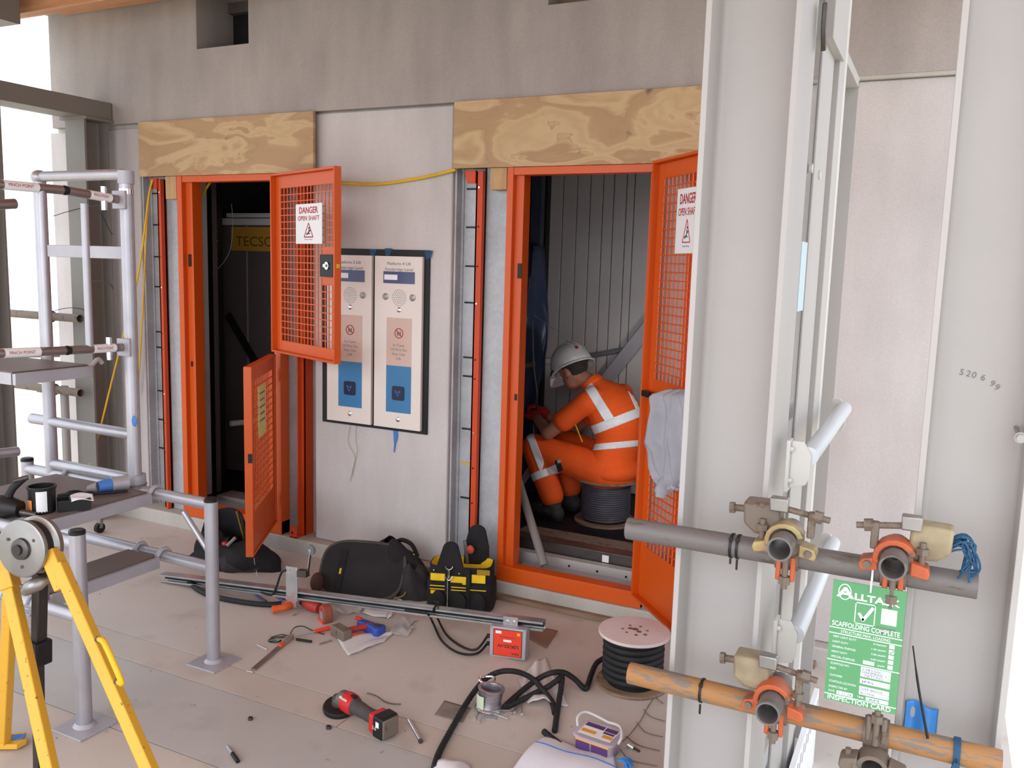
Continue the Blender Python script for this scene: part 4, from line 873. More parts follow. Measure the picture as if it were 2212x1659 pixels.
# ================================================================== SCAFFOLD TUBES AND COUPLERS AT RIGHT
YT, RT = 1.80, .02415
zt1 = pix(1356, 1141, Y=YT).z; xl1 = pix(1356, 1141, Y=YT).x; xr1 = pix(2112, 1264, Y=YT).x
lone_tube('scaffold_tube', (xl1, YT, zt1), (xr1, YT, zt1), 'tube_steel', 'upper grey horizontal scaffold tube crossing in front of the cream columns')
pL, pR = pix(1360, 1452, Y=YT), pix(2125, 1640, Y=YT)
zt2 = (pL.z+pR.z)/2
lone_tube('scaffold_tube', (pL.x, YT, zt2), (pR.x+.03, YT, zt2), 'orange_tube', 'lower orange-stained horizontal scaffold tube crossing in front of the cream columns')
def ring(c, ax, r0, r1, L): c = Vector(c); ax = Vector(ax); return MB().cyl(c-ax*L/2, c+ax*L/2, r1, n=28, hollow=r1-r0)
def coupler(x, zX, s, mA, mB, label, tubelabel, y0=1.672, tl=.15, flip=1, bolt_up=True):
    """right-angle coupler joining the X tube at height zX to a Y tube above (s=1) or below (s=-1) it"""
    zY = zX+s*2*RT
    lone_tube('scaffold_tube', (x, y0, zY), (x, y0+tl, zY), 'tube_steel', tubelabel, group='short scaffold tubes pointing at the viewer')
    t = thing('scaffold_coupler', (x, YT, zX), label, 'coupler', 'scaffold couplers on the right tubes')
    yc = YT-.055
    ring((x, yc+.01, zY), (0,1,0), RT, RT+.008, .048).build('saddle', 'rust_steel', t)
    # hinged flap arched over the tube
    pts = []
    for k in range(9): a = math.radians(200-180*k/8); pts.append((math.cos(a)*(RT+.014), math.sin(a)*(RT+.014)))
    pts2 = [(p[0]*.72, p[1]*.72) for p in pts[::-1]]
    fl_ = [(-.062*flip, -.012), ] if 0 else []
    MB().prism([(p[0], p[1]*s) for p in (pts+pts2)] if s > 0 else [(p[0], p[1]*s) for p in (pts+pts2)][::-1], (x, yc-.024, zY), (1,0,0), (0,0,1), (0,.046,0)).build('flap', mA, t, bevel=.002)
    for sd in (-1, 1):
        MB().prism([(0, -.014), (.030, -.018), (.034, -.008), (.030, .004), (0, .012)] if sd > 0 else [(0, .012), (-.030, .004), (-.034, -.008), (-.030, -.018), (0, -.014)], (x+sd*(RT+.004), yc-.022, zY-.012*s), (1,0,0), (0,0,1), (0,.042,0)).build('lug', mA, t, bevel=.003)
    # pivot rivet and T-bolt of the flap
    MB().cyl((x+flip*(RT+.022), yc-.028, zY-.016*s), (x+flip*(RT+.022), yc-.022, zY-.016*s), .0075, n=12).build('rivet', 'rust_steel', t)
    bx_ = x-flip*(RT+.022)
    MB().cyl((bx_, yc, zY-.03*s), (bx_, yc, zY+.035*s), .006, n=10).build('bolt', 'rust_steel', t); MB().cyl((bx_, yc, zY+.012*s), (bx_, yc, zY+.024*s), .0115, n=6).build('nut', 'rust_steel', t)
    # band round the X tube with eye bolt hanging below
    ring((x, YT, zX), (1,0,0), RT, RT+.006, .046).build('saddle', 'rust_steel', t)
    zb_ = zX-s*(RT+.012)
    for dx in (-.014, .014): MB().obox((x+dx, YT-.026, zX-s*.020), (.005, 0, 0), (0, .007, 0), (0, 0, .026)).build('cheek', mB, t, bevel=.003)
    MB().cyl((x, YT-.030, zX+s*.012), (x, YT-.030, zX-s*.062), .0062, n=10).build('eye_bolt', 'rust_steel', t)
    MB().cyl((x, YT-.030, zX-s*.036), (x, YT-.030, zX-s*.052), .012, n=6).build('nut', 'rust_steel', t)
    return t, zY
def girder(x, z, flip, label, m='rust_steel', twine=False):
    """girder clamp block gripping the column flange beside a coupler"""
    t = thing('girder_clamp', (x, 1.80, z), label, 'clamp', 'girder clamps on the column flanges')
    f = flip; y0 = YT-.05
    poly = [(.0, -.035), (.052, -.030), (.074, -.012), (.076, .034), (.004, .036)]
    poly = [(-a, b_) for a, b_ in poly][::-1] if f < 0 else poly
    MB().prism(poly, (x, y0, z), (1,0,0), (0,0,1), (0,.055,0)).build('block', m, t, bevel=.006)
    if not twine:
        MB().cyl((x+f*.07, y0+.03, z+.012), (x+f*.098, y0+.03, z+.010), .0075, n=12).build('bolt', 'rust_steel', t); MB().cyl((x+f*.098, y0+.03, z+.010), (x+f*.108, y0+.03, z+.009), .012, n=6).build('bolt_head', 'rust_steel', t)
    # cross bolt over the tube with nut
    MB().cyl((x+f*.01, y0-.002, z+.034), (x-f*.092, y0-.002, z+.020), .0062, n=10).build('cross_bolt', 'rust_steel', t)
    MB().cyl((x-f*.062, y0-.002, z+.0245), (x-f*.078, y0-.002, z+.0222), .0125, n=6).build('nut', 'rust_steel', t)
    MB().obox((x+f*.004, y0-.004, z+.040), (.018, 0, 0), (0, .012, 0), (0, 0, .014)).build('jaw', 'steel_mid', t, bevel=.003)
    MB().obox((x-f*.058, y0-.002, z+.006), (.007, 0, 0), (0, .010, 0), (0, 0, .026)).build('swing_arm', 'rust_steel', t, bevel=.003)
    return t
xA = pix(1686, 1154, Y=1.672).x; xB = pix(1931, 1197, Y=1.672).x; xC = pix(1661, 1498, Y=1.672).x
brass = mat('coupler_brass', (176, 158, 112), .45, .5, c2=(140, 104, 86), scale=20)
t, zY = coupler(xA, zt1, 1, 'coupler_brass', 'orange_coupler', 'brassy scaffold coupler on the upper tube at the left cream column', 'short open-ended tube in the brassy coupler, left one above the upper tube', flip=1)
girder(xA-.012, zY+.030, -1, 'rusty girder clamp with bolt beside the brassy coupler on the left column')
t, zY2 = coupler(xB, zt1, 1, 'orange_coupler', 'orange_coupler', 'orange scaffold coupler on the upper tube at the right cream column', 'short open-ended tube in the orange coupler above the inspection card', flip=-1)
gB = girder(xB+.020, zY2+.030, 1, 'tan girder clamp trailing blue twine on the right column', m=mat('clamp_tan', (160, 146, 116), .6, c2=(130, 112, 92), scale=16), twine=True)
t, zY3 = coupler(xC, zt2, 1, 'orange_coupler', 'orange_coupler', 'orange scaffold coupler on the lower tube at the left cream column', 'short open-ended tube in the orange coupler on the lower tube', flip=-1)
girder(xC-.012, zY3+.036, -1, 'dusty girder clamp above the lower tube on the left column', m='clamp_tan')
xD = pix(1890, 1600, Y=1.75).x
coupler(xD, zt2, -1, 'rust_steel', 'rust_steel', 'rusty scaffold coupler under the lower tube at the bottom of the photo', 'short tube below the lower scaffold tube near the bottom edge', flip=1, y0=1.74)
# blue twine bundle on the tan clamp
tq = Vector((xB+.020+.074, YT-.03, zY2+.030)); tb = thing('twine_bundle', tq, 'frayed blue twine bunched at the end of the tan girder clamp', 'twine')
for k in range(14):
    r1 = lambda s: random.uniform(-s, s)
    MB().tube([tq+Vector((-.01, r1(.012), r1(.02))), tq+Vector((.012+r1(.006), r1(.014), .012+r1(.014))), tq+Vector((.030+r1(.01), r1(.012), r1(.012))), tq+Vector((.036+r1(.014), r1(.01), -.030+r1(.012))), tq+Vector((.030+r1(.016), r1(.01), -.052+r1(.012)))], .0022, 5, sub=4).build('strand', 'blue_twine', tb)
# cable ties on the tubes
def tie(x, z, y, label, tail=.02, r=RT):
    t = thing('cable_tie', (x, y, z), label, 'cable tie', 'black ties round the scaffold tubes')
    ring((x, y, z), (1,0,0), r+.0005, r+.0025, .0055).build('loop', 'black', t)
    MB().obox((x, y-r*.7, z+r*.8), (.004, 0, 0), (0, .004, 0), (0, 0, .004)).build('head', 'black', t, bevel=.001)
    MB().obox((x+.003, y-r-.001, z-r-tail/2), (.0022, 0, 0), (0, .0008, 0), (0, 0, tail/2+.004)).build('tail', 'black', t)
for (u_, v_, zz_, lab) in ((1582, 1175, zt1, 'black cable tie on the upper tube, left one of the pair'), (1596, 1178, zt1, 'black cable tie on the upper tube, right one of the pair'), (1517, 1492, zt2, 'black cable tie round the lower orange-stained tube')):
    tie(pix(u_, v_, Y=YT).x, zz_, YT, lab, .004 if u_ == 1582 else .014)
# ----- inspection card
YC = 1.765
c0, c1, c2_ = pix(1800, 1254, Y=YC), pix(1959, 1276, Y=YC), pix(1780, 1511, Y=YC)
ox, oz = (c0.x+c2_.x)/2, (c0.z+c1.z)/2; CW = c1.x-c0.x; CH = c0.z-c2_.z
cd = thing('inspection_card', (ox, YC, oz), 'green scaffold inspection card with white print hanging from the upper tube', 'sign')
MB().box((ox, YC, oz-CH), (ox+CW, YC+.0016, oz)).build('card', 'tag_green', cd)
X, Z = Vector((1, 0, 0)), Vector((0, 0, 1))
CP = lambda a, b_, d=.0004: Vector((ox+a*CW, YC-d, oz-b_*CH))
def ct(s, a, b_, h, w=None, al='L', m='white_print', bold=.0, d=.0004): text(s, CP(a, b_, d), X, Z, h*CH, m, cd, width=None if w is None else w*CW, align=al, bold=bold, th=0)
def cbx(a0, b0, a1, b1, name='white_box', m='white_print', d=.0003): MB().box(CP(a0, b1, d), CP(a1, b0, -.0002)).build(name, m, cd)
MB().tube([CP(.17+.085*math.cos(k*math.pi/12), .085+.062*math.sin(k*math.pi/12)) for k in range(25)], .0011, 5).build('logo_ring', 'white_print', cd)
ct('A', .055, .128, .080, .25, bold=.03); ct('LLTASK', .31, .133, .052, .62, bold=.03)
for a0, b0, a1, b1 in ((.33, .150, .61, .157), (.33, .318, .61, .325), (.33, .150, .342, .325), (.598, .150, .61, .325)): cbx(a0, b0, a1, b1, 'tick_box')
tk = MB(); tk.bar(CP(.385, .235, .0005), CP(.455, .290, .0005), .0006, .0055, up=(.7, 0, .7)); tk.bar(CP(.445, .292, .0005), CP(.575, .175, .0005), .0006, .0058, up=(-.6, 0, .6)); tk.build('tick', 'white_print', cd)
cbx(.69, .165, .90, .290, 'blank_sticker', 'white')
ct('520699', .64, .335, .020, .26, m='print_grey', d=.0008)
ct('SCAFFOLDING COMPLETE', .03, .372, .040, .93, bold=.012)
for b_ in (.385, .432, .655, .945): cbx(0, b_, 1, b_+.007, 'rule')
ct('STRUCTURE MAX. LOADING', .16, .424, .023, .68)
for k, (s, kn) in enumerate((('VERY LIGHT DUTY', '0.75kN/M²'), ('LIGHT DUTY', '1.50 kN/M²'), ('GENERAL PURPOSE', '2.00 kN/M²'), ('HEAVY DUTY', '3.00 kN/M²'), ('SPECIAL PURPOSE', 'kN/M²'))):
    b_ = .470+.042*k
    ct(s, .055, b_, .017, .022*len(s)); ct(kn, .80, b_, .014, .020*len(kn), 'R'); cbx(.835, b_-.026, .905, b_+.006)
cbx(.50, .612, .655, .642)
tk = MB(); tk.bar(CP(.845, .500, .0008), CP(.865, .512, .0008), .0004, .0009, up=(.7, 0, .7)); tk.bar(CP(.865, .512, .0008), CP(.90, .490, .0008), .0004, .0009, up=(-.6, 0, .6)); tk.build('ink_tick', 'print_black', cd)
for s, b_ in (('SCAFFOLD NO.', .695), ('REF.', .738), ('CUSTOMER', .795), ('SCAFFOLD LOCATION', .845), ('INSPECTED BY', .890), ('DATE', .928)): ct(s, .055, b_, .017, .022*len(s))
for a0, b0, a1, b1 in ((.48, .668, .89, .700), (.48, .704, .89, .748), (.48, .764, .89, .806), (.48, .828, .89, .862), (.48, .866, .89, .898), (.58, .908, .89, .938), (.17, .908, .40, .938)): cbx(a0, b0, a1, b1)
ct('TIME', .46, .930, .016, .09)
for s, a, b_, w_ in (('S38250C', .50, .695, .28), ('HANDRAIL +', .50, .722, .34), ('NETTING', .54, .744, .25), ('JMS', .50, .795, .17), ('OVER BRIDGE', .49, .857, .31), ('ALLTASK', .50, .892, .20), ('AM', .62, .933, .14), ('5-11-24', .19, .933, .19)): ct(s, a, b_, .019, w_, m='ink_blue', d=.0008)
ct('INSPECTION CARD', .05, .990, .036, .88, bold=.012)
tieq = pix(1881, 1275, Y=YC)
tt = thing('white_tie', tieq, 'translucent white cable tie holding the green inspection card', 'cable tie')
MB().bar(tieq+Vector((0, -.003, -.004)), Vector((tieq.x, YT-.028, zt1+.012)), .0035, .0012, up=(0, 1, 0)).build('strap', mat('nylon_white', (220, 218, 222), .4, var=0), tt); ring((tieq.x, YT, zt1), (1,0,0), RT+.0005, RT+.002, .004).build('loop', 'nylon_white', tt)
# twine and strap on the lower tube end, blue sheet, long black tie
q = pix(2066, 1625, Y=YT); tg = thing('twine_bundle', (q.x, YT, zt2), 'blue twine knotted round the right end of the lower tube', 'twine')
for dx in (-.004, 0, .004): ring((q.x+dx, YT, zt2), (1,0,0), RT, RT+.004, .004).build('turn', 'blue_twine', tg)
for k in range(6): MB().tube([Vector((q.x, YT-.028, zt2)), Vector((q.x+.004*k-.01, YT-.034, zt2-.03)), Vector((q.x+.008*k-.015, YT-.03, zt2-.07))], .002, 5, sub=3).build('strand', 'blue_twine', tg)
q = pix(1985, 1565, Y=1.95)
def bsheet(u, v): return q+Vector((-.028+.062*u, .0+.008*math.sin(u*7)+.004*math.sin(v*5), .045-.09*v+.004*math.sin(u*5)))
tag(MB().grid(bsheet, 14, 8).build('plastic_scrap', mat('blue_plastic', (70, 140, 215), .4, var=.1), solid=.0015), 'bright blue plastic scrap tucked behind the lower tube at the right column', 'plastic scrap')
tag(MB().tube([pix(2004, 1595, Y=1.78), pix(1985, 1490, Y=1.79), pix(1972, 1395, Y=1.82)], [.0030, .0026, .0016], 6, sub=4).build('cable_tie', 'black'), 'long black cable tie end sticking up from the lower tube beside the card', 'cable tie')
# ================================================================== THINGS ON THE FLOOR
def G(u, v, z=0.0): return pix(u, v, Z=z)
ZZ = Vector((0, 0, 1))
# ----- strut rail with limit switch and red switch box
rL, rR = G(352, 1246, .024), G(1176, 1351, .150); rd = (rR-rL).normalized(); rn = Vector((rd.y, -rd.x, 0)).normalized()   # rn faces the viewer
ra = thing('strut_rail', ((rL+rR)/2).to_tuple(), 'galvanised strut rail with bracket plates lying across the floor in front of the tool bags', 'rail')
rl = MB(); hh = .0205
rl.obox((rL+rR)/2-rn*.018, (rR-rL)/2, rn*.0015, ZZ*hh)
for s in (-1, 1):
    rl.obox((rL+rR)/2+ZZ*s*(hh-.0012), (rR-rL)/2, rn*.0195, ZZ*.0012); rl.obox((rL+rR)/2+rn*.0185+ZZ*s*(hh-.005), (rR-rL)/2, rn*.001, ZZ*.005)
rl.build('channel', 'zinc', ra)
MB().obox((rL+rR)/2-rn*.010, (rR-rL)/2*.995, rn*.002, ZZ*.012).build('groove_shade', 'black_rubber', ra)  # black strip stands in for the shade inside the open channel
for q_ in (rL+(rR-rL)*.34, ): pass
def on_rail(u_):
    best = min((rL+(rR-rL)*k/400 for k in range(401)), key=lambda p: abs(((p-CAM).dot(C_R)/(p-CAM).dot(C_F))*F_PX+IW/2-u_)); return best
pm = on_rail(637)
bp_ = MB().obox(pm+rn*.0215+ZZ*.055, rd*.032, rn*.002, ZZ*.082).build('bracket_plate', 'zinc', ra, bevel=.001)
for dx, dz in ((-.02, .125), (.0, .125), (.02, .122), (-.02, .105), (.02, -.005), (-.02, -.005)):
    MB().cyl(pm+rn*.0235+rd*dx+ZZ*dz, pm+rn*.027+rd*dx+ZZ*dz, .004, n=8).build('screw', 'chrome', bp_)
MB().obox(pm+rn*.02-ZZ*.036, rd*.026, rn*.004, ZZ*.022).build('foot_bracket', mat('bracket_pink', (180, 150, 146), .4, .4, var=.05), ra, bevel=.001)
sw = MB().obox(pm+rd*.055+ZZ*.108+rn*.01, rd*.025, rn*.016, ZZ*.016).build('limit_switch', 'steel_dark', ra, bevel=.002)
aw = pm+rd*.075+ZZ*.115; wq = pix(671, 1188, Y=aw.y-.005)
MB().bar(aw, wq, .006, .014, up=rn).build('arm', 'chrome', sw, bevel=.001)
MB().cyl(wq-rn*.006, wq+rn*.006, .023, n=24).build('roller', mat('roller_grey', (112, 112, 114), .5, var=.05), sw); MB().cyl(wq+rn*.006, wq+rn*.009, .007, n=12).build('roller_pin', 'chrome', sw)
for u_, s in ((1020, 1), ): pass
pb_ = on_rail(1108)
MB().obox(pb_+rn*.022-ZZ*.005, rd*.033, rn*.0018, ZZ*.032).build('bracket_plate', 'zinc', ra, bevel=.001)
for dx in (-.014, .016): MB().cyl(pb_+rn*.023+rd*dx+ZZ*.006, pb_+rn*.030+rd*dx+ZZ*.006, .0075, n=6).build('bolt_head', 'chrome', ra)
lb = pix(1063, 1362, Y=pb_.y-.03); bc = pix(1100, 1400, Y=pb_.y-.035); bw = (pix(1138, 1400, Y=bc.y)-pix(1063, 1390, Y=bc.y)).length/2; bh = .066
bc.z = max(bc.z, bh+.002)
bxo = MB().obox(bc, rd*bw, rn*.022, ZZ*bh).build('switch_box', 'aluminium_dull', ra, bevel=.004)
fc = bc+rn*.0222
MB().obox(fc, rd*bw*.80, rn*.0006, ZZ*bh*.88).build('box_label_rim', 'print_black', bxo, bevel=.0004); MB().obox(fc+rn*.0004, rd*bw*.765, rn*.0007, ZZ*bh*.85).build('box_label', mat('label_red', (224, 66, 44), .4, var=.02), bxo)
LX, LZ = -rd, -ZZ; f2 = fc+rn*.0013
text('LSK/S2-W', f2+rd*bw*.60-ZZ*bh*.10, LX, LZ, bh*.20, 'print_black', bxo, width=bw*1.15, bold=.025, th=0); text('A&A', f2+rd*bw*.66-ZZ*bh*.58, LX, LZ, bh*.16, 'print_black', bxo, width=bw*.42, bold=.01, th=0)
MB().obox(f2+ZZ*bh*.40, rd*bw*.45, rn*.0003, ZZ*bh*.012).build('print_line', 'print_black', bxo)
MB().obox(f2+ZZ*bh*.16, rd*bw*.22, rn*.0003, ZZ*bh*.07).build('white_strip', 'white', bxo); MB().obox(f2-rd*bw*.5+ZZ*bh*.68, rd*bw*.16, rn*.0003, ZZ*bh*.09).build('white_strip', 'white', bxo); MB().obox(f2+rd*bw*.6+ZZ*bh*.66, rd*bw*.08, rn*.0003, ZZ*bh*.09).build('warning_mark', 'yellow_fabric', bxo)
for sx in (-1, 1):
    for sz in (-1, 1): MB().cyl(bc+rn*.022+rd*bw*.9*sx+ZZ*bh*.92*sz, bc+rn*.0235+rd*bw*.9*sx+ZZ*bh*.92*sz, .0038, n=8).build('corner_screw', 'chrome', bxo)
e1, e2 = bc-rd*(bw)+ZZ*.012, bc-rd*bw-ZZ*.022
for e in (e1, e2): MB().cyl(e, e-rd*.02, .0085, n=10).build('cable_gland', 'black', bxo)
cable('cable', [e1-rd*.018, G(1030, 1402, .03), G(1000, 1398, .012), G(965, 1372, .012), G(945, 1335, .03), on_rail(943)+rn*.03+ZZ*.02, on_rail(938)-rn*.03+ZZ*.03, G(925, 1296, .01)], .0050, 'black', 'upper of two black cables looping from the rail to the red switch box')
cable('cable', [e2-rd*.018, G(1030, 1412, .02), G(990, 1410, .012), G(955, 1385, .012), G(935, 1345, .02), on_rail(932)+rn*.03-ZZ*.005, on_rail(915)+rn*.026, on_rail(880)+rn*.025], .0050, 'black', 'lower of two black cables looping from the rail to the red switch box')
cable('cable', [pm+rn*.026-rd*.03+ZZ*.118, pm+rn*.02-rd*.06+ZZ*.10, pm-rd*.085+ZZ*.03+rn*.025, pm-rd*.11-ZZ*.008+rn*.03, pm-rd*.17-ZZ*.004+rn*.025], .0050, 'black', 'black cable curling from the rail bracket plate down to the rail')
cable('conduit', [G(408, 1253, .02), G(425, 1272, .012), G(460, 1288, .012), G(520, 1300, .012), G(575, 1306, .012), G(608, 1304, .014)], .0125, 'black_rubber', 'flat black hose lying on the floor under the left part of the rail', 'hose', n=12)

# ----- tool bags
def superell(n, a, b_, e=4.0): return [(math.copysign(abs(math.cos(t))**(2/e), math.cos(t))*a, math.copysign(abs(math.sin(t))**(2/e), math.sin(t))*b_) for t in [2*math.pi*k/n for k in range(n)]]
def loft(rings):
    m = MB(); n = len(rings[0]); vs = [p for r in rings for p in r]
    fs = [(i*n+k, i*n+(k+1) % n, (i+1)*n+(k+1) % n, (i+1)*n+k) for i in range(len(rings)-1) for k in range(n)]
    m._add(vs, fs); return m
# yellow and black tote
c = G(1003, 1302); c.y = 3.475; c.x = -1.945; c.z = 0
tl_ = thing('tool_tote', c.to_tuple(), 'black and yellow open tool tote with tall flaps standing below the control panels', 'tool bag')
ux = Vector((.94, .34, 0)).normalized(); uy = Vector((-ux.y, ux.x, 0))
def ringat(z, a, b_, e=4.5, n=40, wob=0): return [c+ux*(x*(1+wob*math.sin(9*x*20)))+uy*y+ZZ*z for x, y in superell(n, a, b_, e)]
body = loft([ringat(0, .01, .01), ringat(.0, .150, .085), ringat(.012, .160, .095), ringat(.08, .163, .098), ringat(.135, .160, .095), ringat(.14, .152, .088), ringat(.215, .150, .086), ringat(.218, .143, .080)])
body.build('body', 'black_fabric', tl_)
inner = loft([ringat(.216, .145, .082), ringat(.19, .138, .076), ringat(.03, .13, .07), ringat(.03, .01, .01)]); inner.build('lining', 'yellow_fabric', tl_)
def on_front(a, z, d=.0): return c+ux*a-uy*(.099+d)+ZZ*z
for a0, a1, z0, z1 in ((-.135, -.065, .150, .185), (-.040, .035, .138, .176), (.060, .125, .150, .190)):
    MB().obox(on_front((a0+a1)/2, (z0+z1)/2, -.008), ux*(a1-a0)/2, uy*.003, ZZ*(z1-z0)/2).build('yellow_patch', 'yellow_fabric', tl_, bevel=.002)
for a0, a1, z in ((-.135, -.065, .128), (-.135, -.065, .112), (-.035, .035, .126), (-.035, .035, .112), (.055, .13, .118)):
    MB().obox(on_front((a0+a1)/2, z, .0), ux*(a1-a0)/2, uy*.0015, ZZ*.002).build('piping', 'yellow_fabric', tl_)
for a in (-.055, .045): MB().obox(on_front(a, .11, .0), ux*.010, uy*.003, ZZ*.105).build('strap', 'black_fabric', tl_, bevel=.002)
for a0, z0 in ((-.10, .06), (-.0, .055), (.09, .058)): 
    MB().ell(on_front(a0, z0, .001), (.044, .014, .05), nu=18, nv=10).build('pocket', 'black_fabric', tl_)
MB().obox(on_front(-.115, .098, .003), ux*.016, uy*.001, ZZ*.008).build('brand_tab', 'yellow_fabric', tl_)
MB().obox(on_front(.115, .205, -.004), ux*.030, uy*.003, ZZ*.012).build('brand_patch', mat('mustard', (150, 118, 30), .7, var=.05), tl_)
def flap(o, w0, w1, h, name, tilt, th=.014):
    d = (ZZ+uy*tilt).normalized(); pts = [(-w0/2, 0), (w0/2, 0), (w0*.48, h*.45)]
    for k in range(9): a = math.radians(15+150*k/8); pts.append((w1/2*math.cos(a), h-w1*.42+w1*.42*math.sin(a)))
    pts.append((-w0*.48, h*.45))
    return MB().prism(pts, o, ux, d, uy.cross(ux).cross(ux).normalized()*0+(-uy)*th).build(name, 'black_fabric', tl_, bevel=.004)
nf = flap(c+ux*(-.045)-uy*.082+ZZ*.13, .13, .075, .205, 'near_flap', .12)
ff = flap(c+ux*.055+uy*.088+ZZ*.18, .125, .085, .195, 'far_flap', .05)
hk = c-ux*.045-uy*.086+ZZ*.20; 
MB().tube([hk+ux*(.018*math.cos(t))+ZZ*(.03+.018*math.sin(t))-uy*.02 for t in [math.pi*(1+k/8) for k in range(9)]], .0028, 7).build('hook', 'chrome', tl_); MB().tube([hk+ZZ*.012-uy*.02, hk-ZZ*.03-uy*.02], .005, 8).build('hook_shank', 'chrome', tl_)
MB().tube([hk-ZZ*.02-ux*.02-uy*.02, hk-ZZ*.04-uy*.021, hk-ZZ*.02+ux*.02-uy*.02], .0025, 6, sub=4).build('hook', 'chrome', tl_)
ch_ = MB()
for k in range(18): ch_.ell(hk+ux*(-.006)-uy*.020-ZZ*(.045+.0075*k), (.0028, .0028, .0042), nu=6, nv=4)
ch_.build('chain', 'chrome', tl_)['kind'] = 'stuff'
for a, z in ((-.12, .2), (.0, .19), (.09, .205)): MB().ell(on_front(a, z, -.007), (.004, .003, .004), nu=8, nv=6).build('rivet', 'chrome', tl_)
MB().bar(c+ux*.02+uy*.03+ZZ*.20, c+ux*.0+uy*.055+ZZ*.305, .018, .012, up=uy).build('tool_handle', 'steel_dark', tl_, bevel=.003); MB().ell(c+ux*.03+uy*.04+ZZ*.265, (.02, .014, .022)).build('tool_grip', mat('grip_red', (186, 80, 60), .5, var=.05), tl_)

# middle bag: oval lid leaning against a slumped black bag
c = G(778, 1290); c.z = 0
mbag = thing('tool_bag', c.to_tuple(), 'dark oval-fronted tool bag slumped against the wall below the control panels', 'tool bag')
ux = Vector((.97, .24, 0)).normalized(); uy = Vector((-ux.y, ux.x, 0)); dn = (ZZ*.86+uy*.50).normalized(); nn = ux.cross(dn)*-1
if nn.y > 0: nn = -nn
cc = pixp(783, 1232, c, nn)
def oval(a, b_, d, n=48): return [cc+ux*x+dn*(y+.02*x)+nn*d for x, y in superell(n, a, b_, 3.4)]
A0, B0 = .215, .140
loft([oval(.0002, .0002, .016), oval(A0*.94, B0*.92, .016), oval(A0*.99, B0*.985, .010), oval(A0, B0, 0), oval(A0*.99, B0*.985, -.010), oval(A0*.93, B0*.9, -.018), oval(.01, .01, -.018)]).build('lid', mat('lid_dark', (36, 33, 34), .8, var=.15, scale=8, bump=.1, bscale=250), mbag)
rim = oval(A0*.99, B0*.985, .004); MB().tube(rim+[rim[0]], .010, 8).build('lid_binding', mat('binding_brown', (72, 64, 60), .8, var=.15, scale=20), mbag)
MB().obox(cc-ux*.105+dn*-.02+nn*.018, ux*.018, dn*.11, nn*.002).build('web_strap', 'black_fabric', mbag); MB().obox(cc-ux*.105-dn*.018+nn*.021, ux*.005, dn*.014, nn*.001).build('buckle_tag', 'yellow_cord', mbag)
# slumped body behind and to the right
def slump(cx, r, hgt, seed, m, parent, name, sx=1.0, sy=1.0):
    rr = random.Random(seed); ph = [rr.uniform(0, 6.3) for _ in range(6)]; rings = []
    for j in range(9):
        v = j/8; rad = r*math.sqrt(max(0.0, 1-(v*.98)**2.6)); ring_ = []
        for k in range(32):
            a = 2*math.pi*k/32; w = 1+.10*math.sin(3*a+ph[0]+2*v)+.07*math.sin(5*a+ph[1]-3*v)+.04*math.sin(9*a+ph[2]+5*v)
            ring_.append(cx+ux*(rad*w*math.cos(a)*sx)+uy*(rad*w*math.sin(a)*sy)+ZZ*(hgt*v*(1+.10*math.sin(2*a+ph[3]))))
        rings.append(ring_)
    return loft(rings).build(name, m, parent)
slump(c+ux*.10+uy*.16, .17, .24, 3, 'black_fabric', mbag, 'body', 1.1, .62)
slump(c+ux*.23+uy*.10, .10, .15, 5, 'grey_fabric_dark', mbag, 'side_pocket', 1.0, .8)
MB().tube([c+ux*.09+uy*.22+ZZ*.20, c+ux*.13+uy*.21+ZZ*.236, c+ux*.19+uy*.20+ZZ*.222, c+ux*.23+uy*.18+ZZ*.17], .011, 10, sub=5).build('carry_handle', 'black_fabric', mbag)
MB().obox(c+ux*.215+uy*.14+ZZ*.165, ux*.012, uy*.003, ZZ*.03).build('yellow_trim', 'yellow_fabric', mbag)
MB().tube([cc+ux*(A0*.80)-dn*.04+nn*.0, cc+ux*(A0*1.06)-dn*.02, cc+ux*(A0*1.10)-dn*.09, cc+ux*(A0*.86)-dn*.12], .004, 7, sub=5).build('cord_loop', mat('cord_tan', (130, 106, 62), .7, var=.05), mbag)
MB().ell(c-ux*.225-uy*.0+ZZ*.05, (.03, .04, .05)).build('end_pocket', mat('pocket_brown', (76, 52, 40), .8, var=.1), mbag)

# left bag behind the lower gate
c = G(508, 1218); c.z = 0
lbag = thing('tool_bag', c.to_tuple(), 'open black tool bag half hidden behind the lower left gate', 'tool bag')
ux = Vector((.95, .31, 0)).normalized(); uy = Vector((-ux.y, ux.x, 0))
slump(c+ux*.02, .21, .13, 11, 'black_fabric', lbag, 'body', 1.12, .62)
slump(c-ux*.13+uy*.02, .10, .17, 12, 'black_fabric', lbag, 'end_pocket', .9, .9)
def hood(u, v):
    a = math.pi*(u); r = .17*(1-.28*v)
    return c-ux*.075+ux*(-r*.85*math.cos(a))+uy*(.03+.11*math.sin(a)*(1-.5*v))+ZZ*(.09+.17*v*(.75+.35*math.sin(a)))
MB().grid(hood, 24, 8).build('hood', 'black_fabric', lbag, solid=.012)
for s in (.32, .68):
    p = [hood(s, k/6)-uy*.010 for k in range(7)]; MB().tube(p, .006, 6).build('yellow_trim', mat('trim_ochre', (140, 112, 36), .7, var=.1), lbag)
MB().ell(c-ux*.03-uy*.05+ZZ*.125, (.02, .015, .012)).build('red_tool', mat('tool_red', (170, 52, 48), .5, var=.05), lbag); MB().bar(c-ux*.01-uy*.07+ZZ*.12, c+ux*.03-uy*.05+ZZ*.165, .016, .016).build('steel_tool', 'steel_mid', lbag, bevel=.003)
slump(c+ux*.05-uy*.06, .11, .075, 14, 'grey_fabric_dark', lbag, 'front_pocket', 1.3, .6)
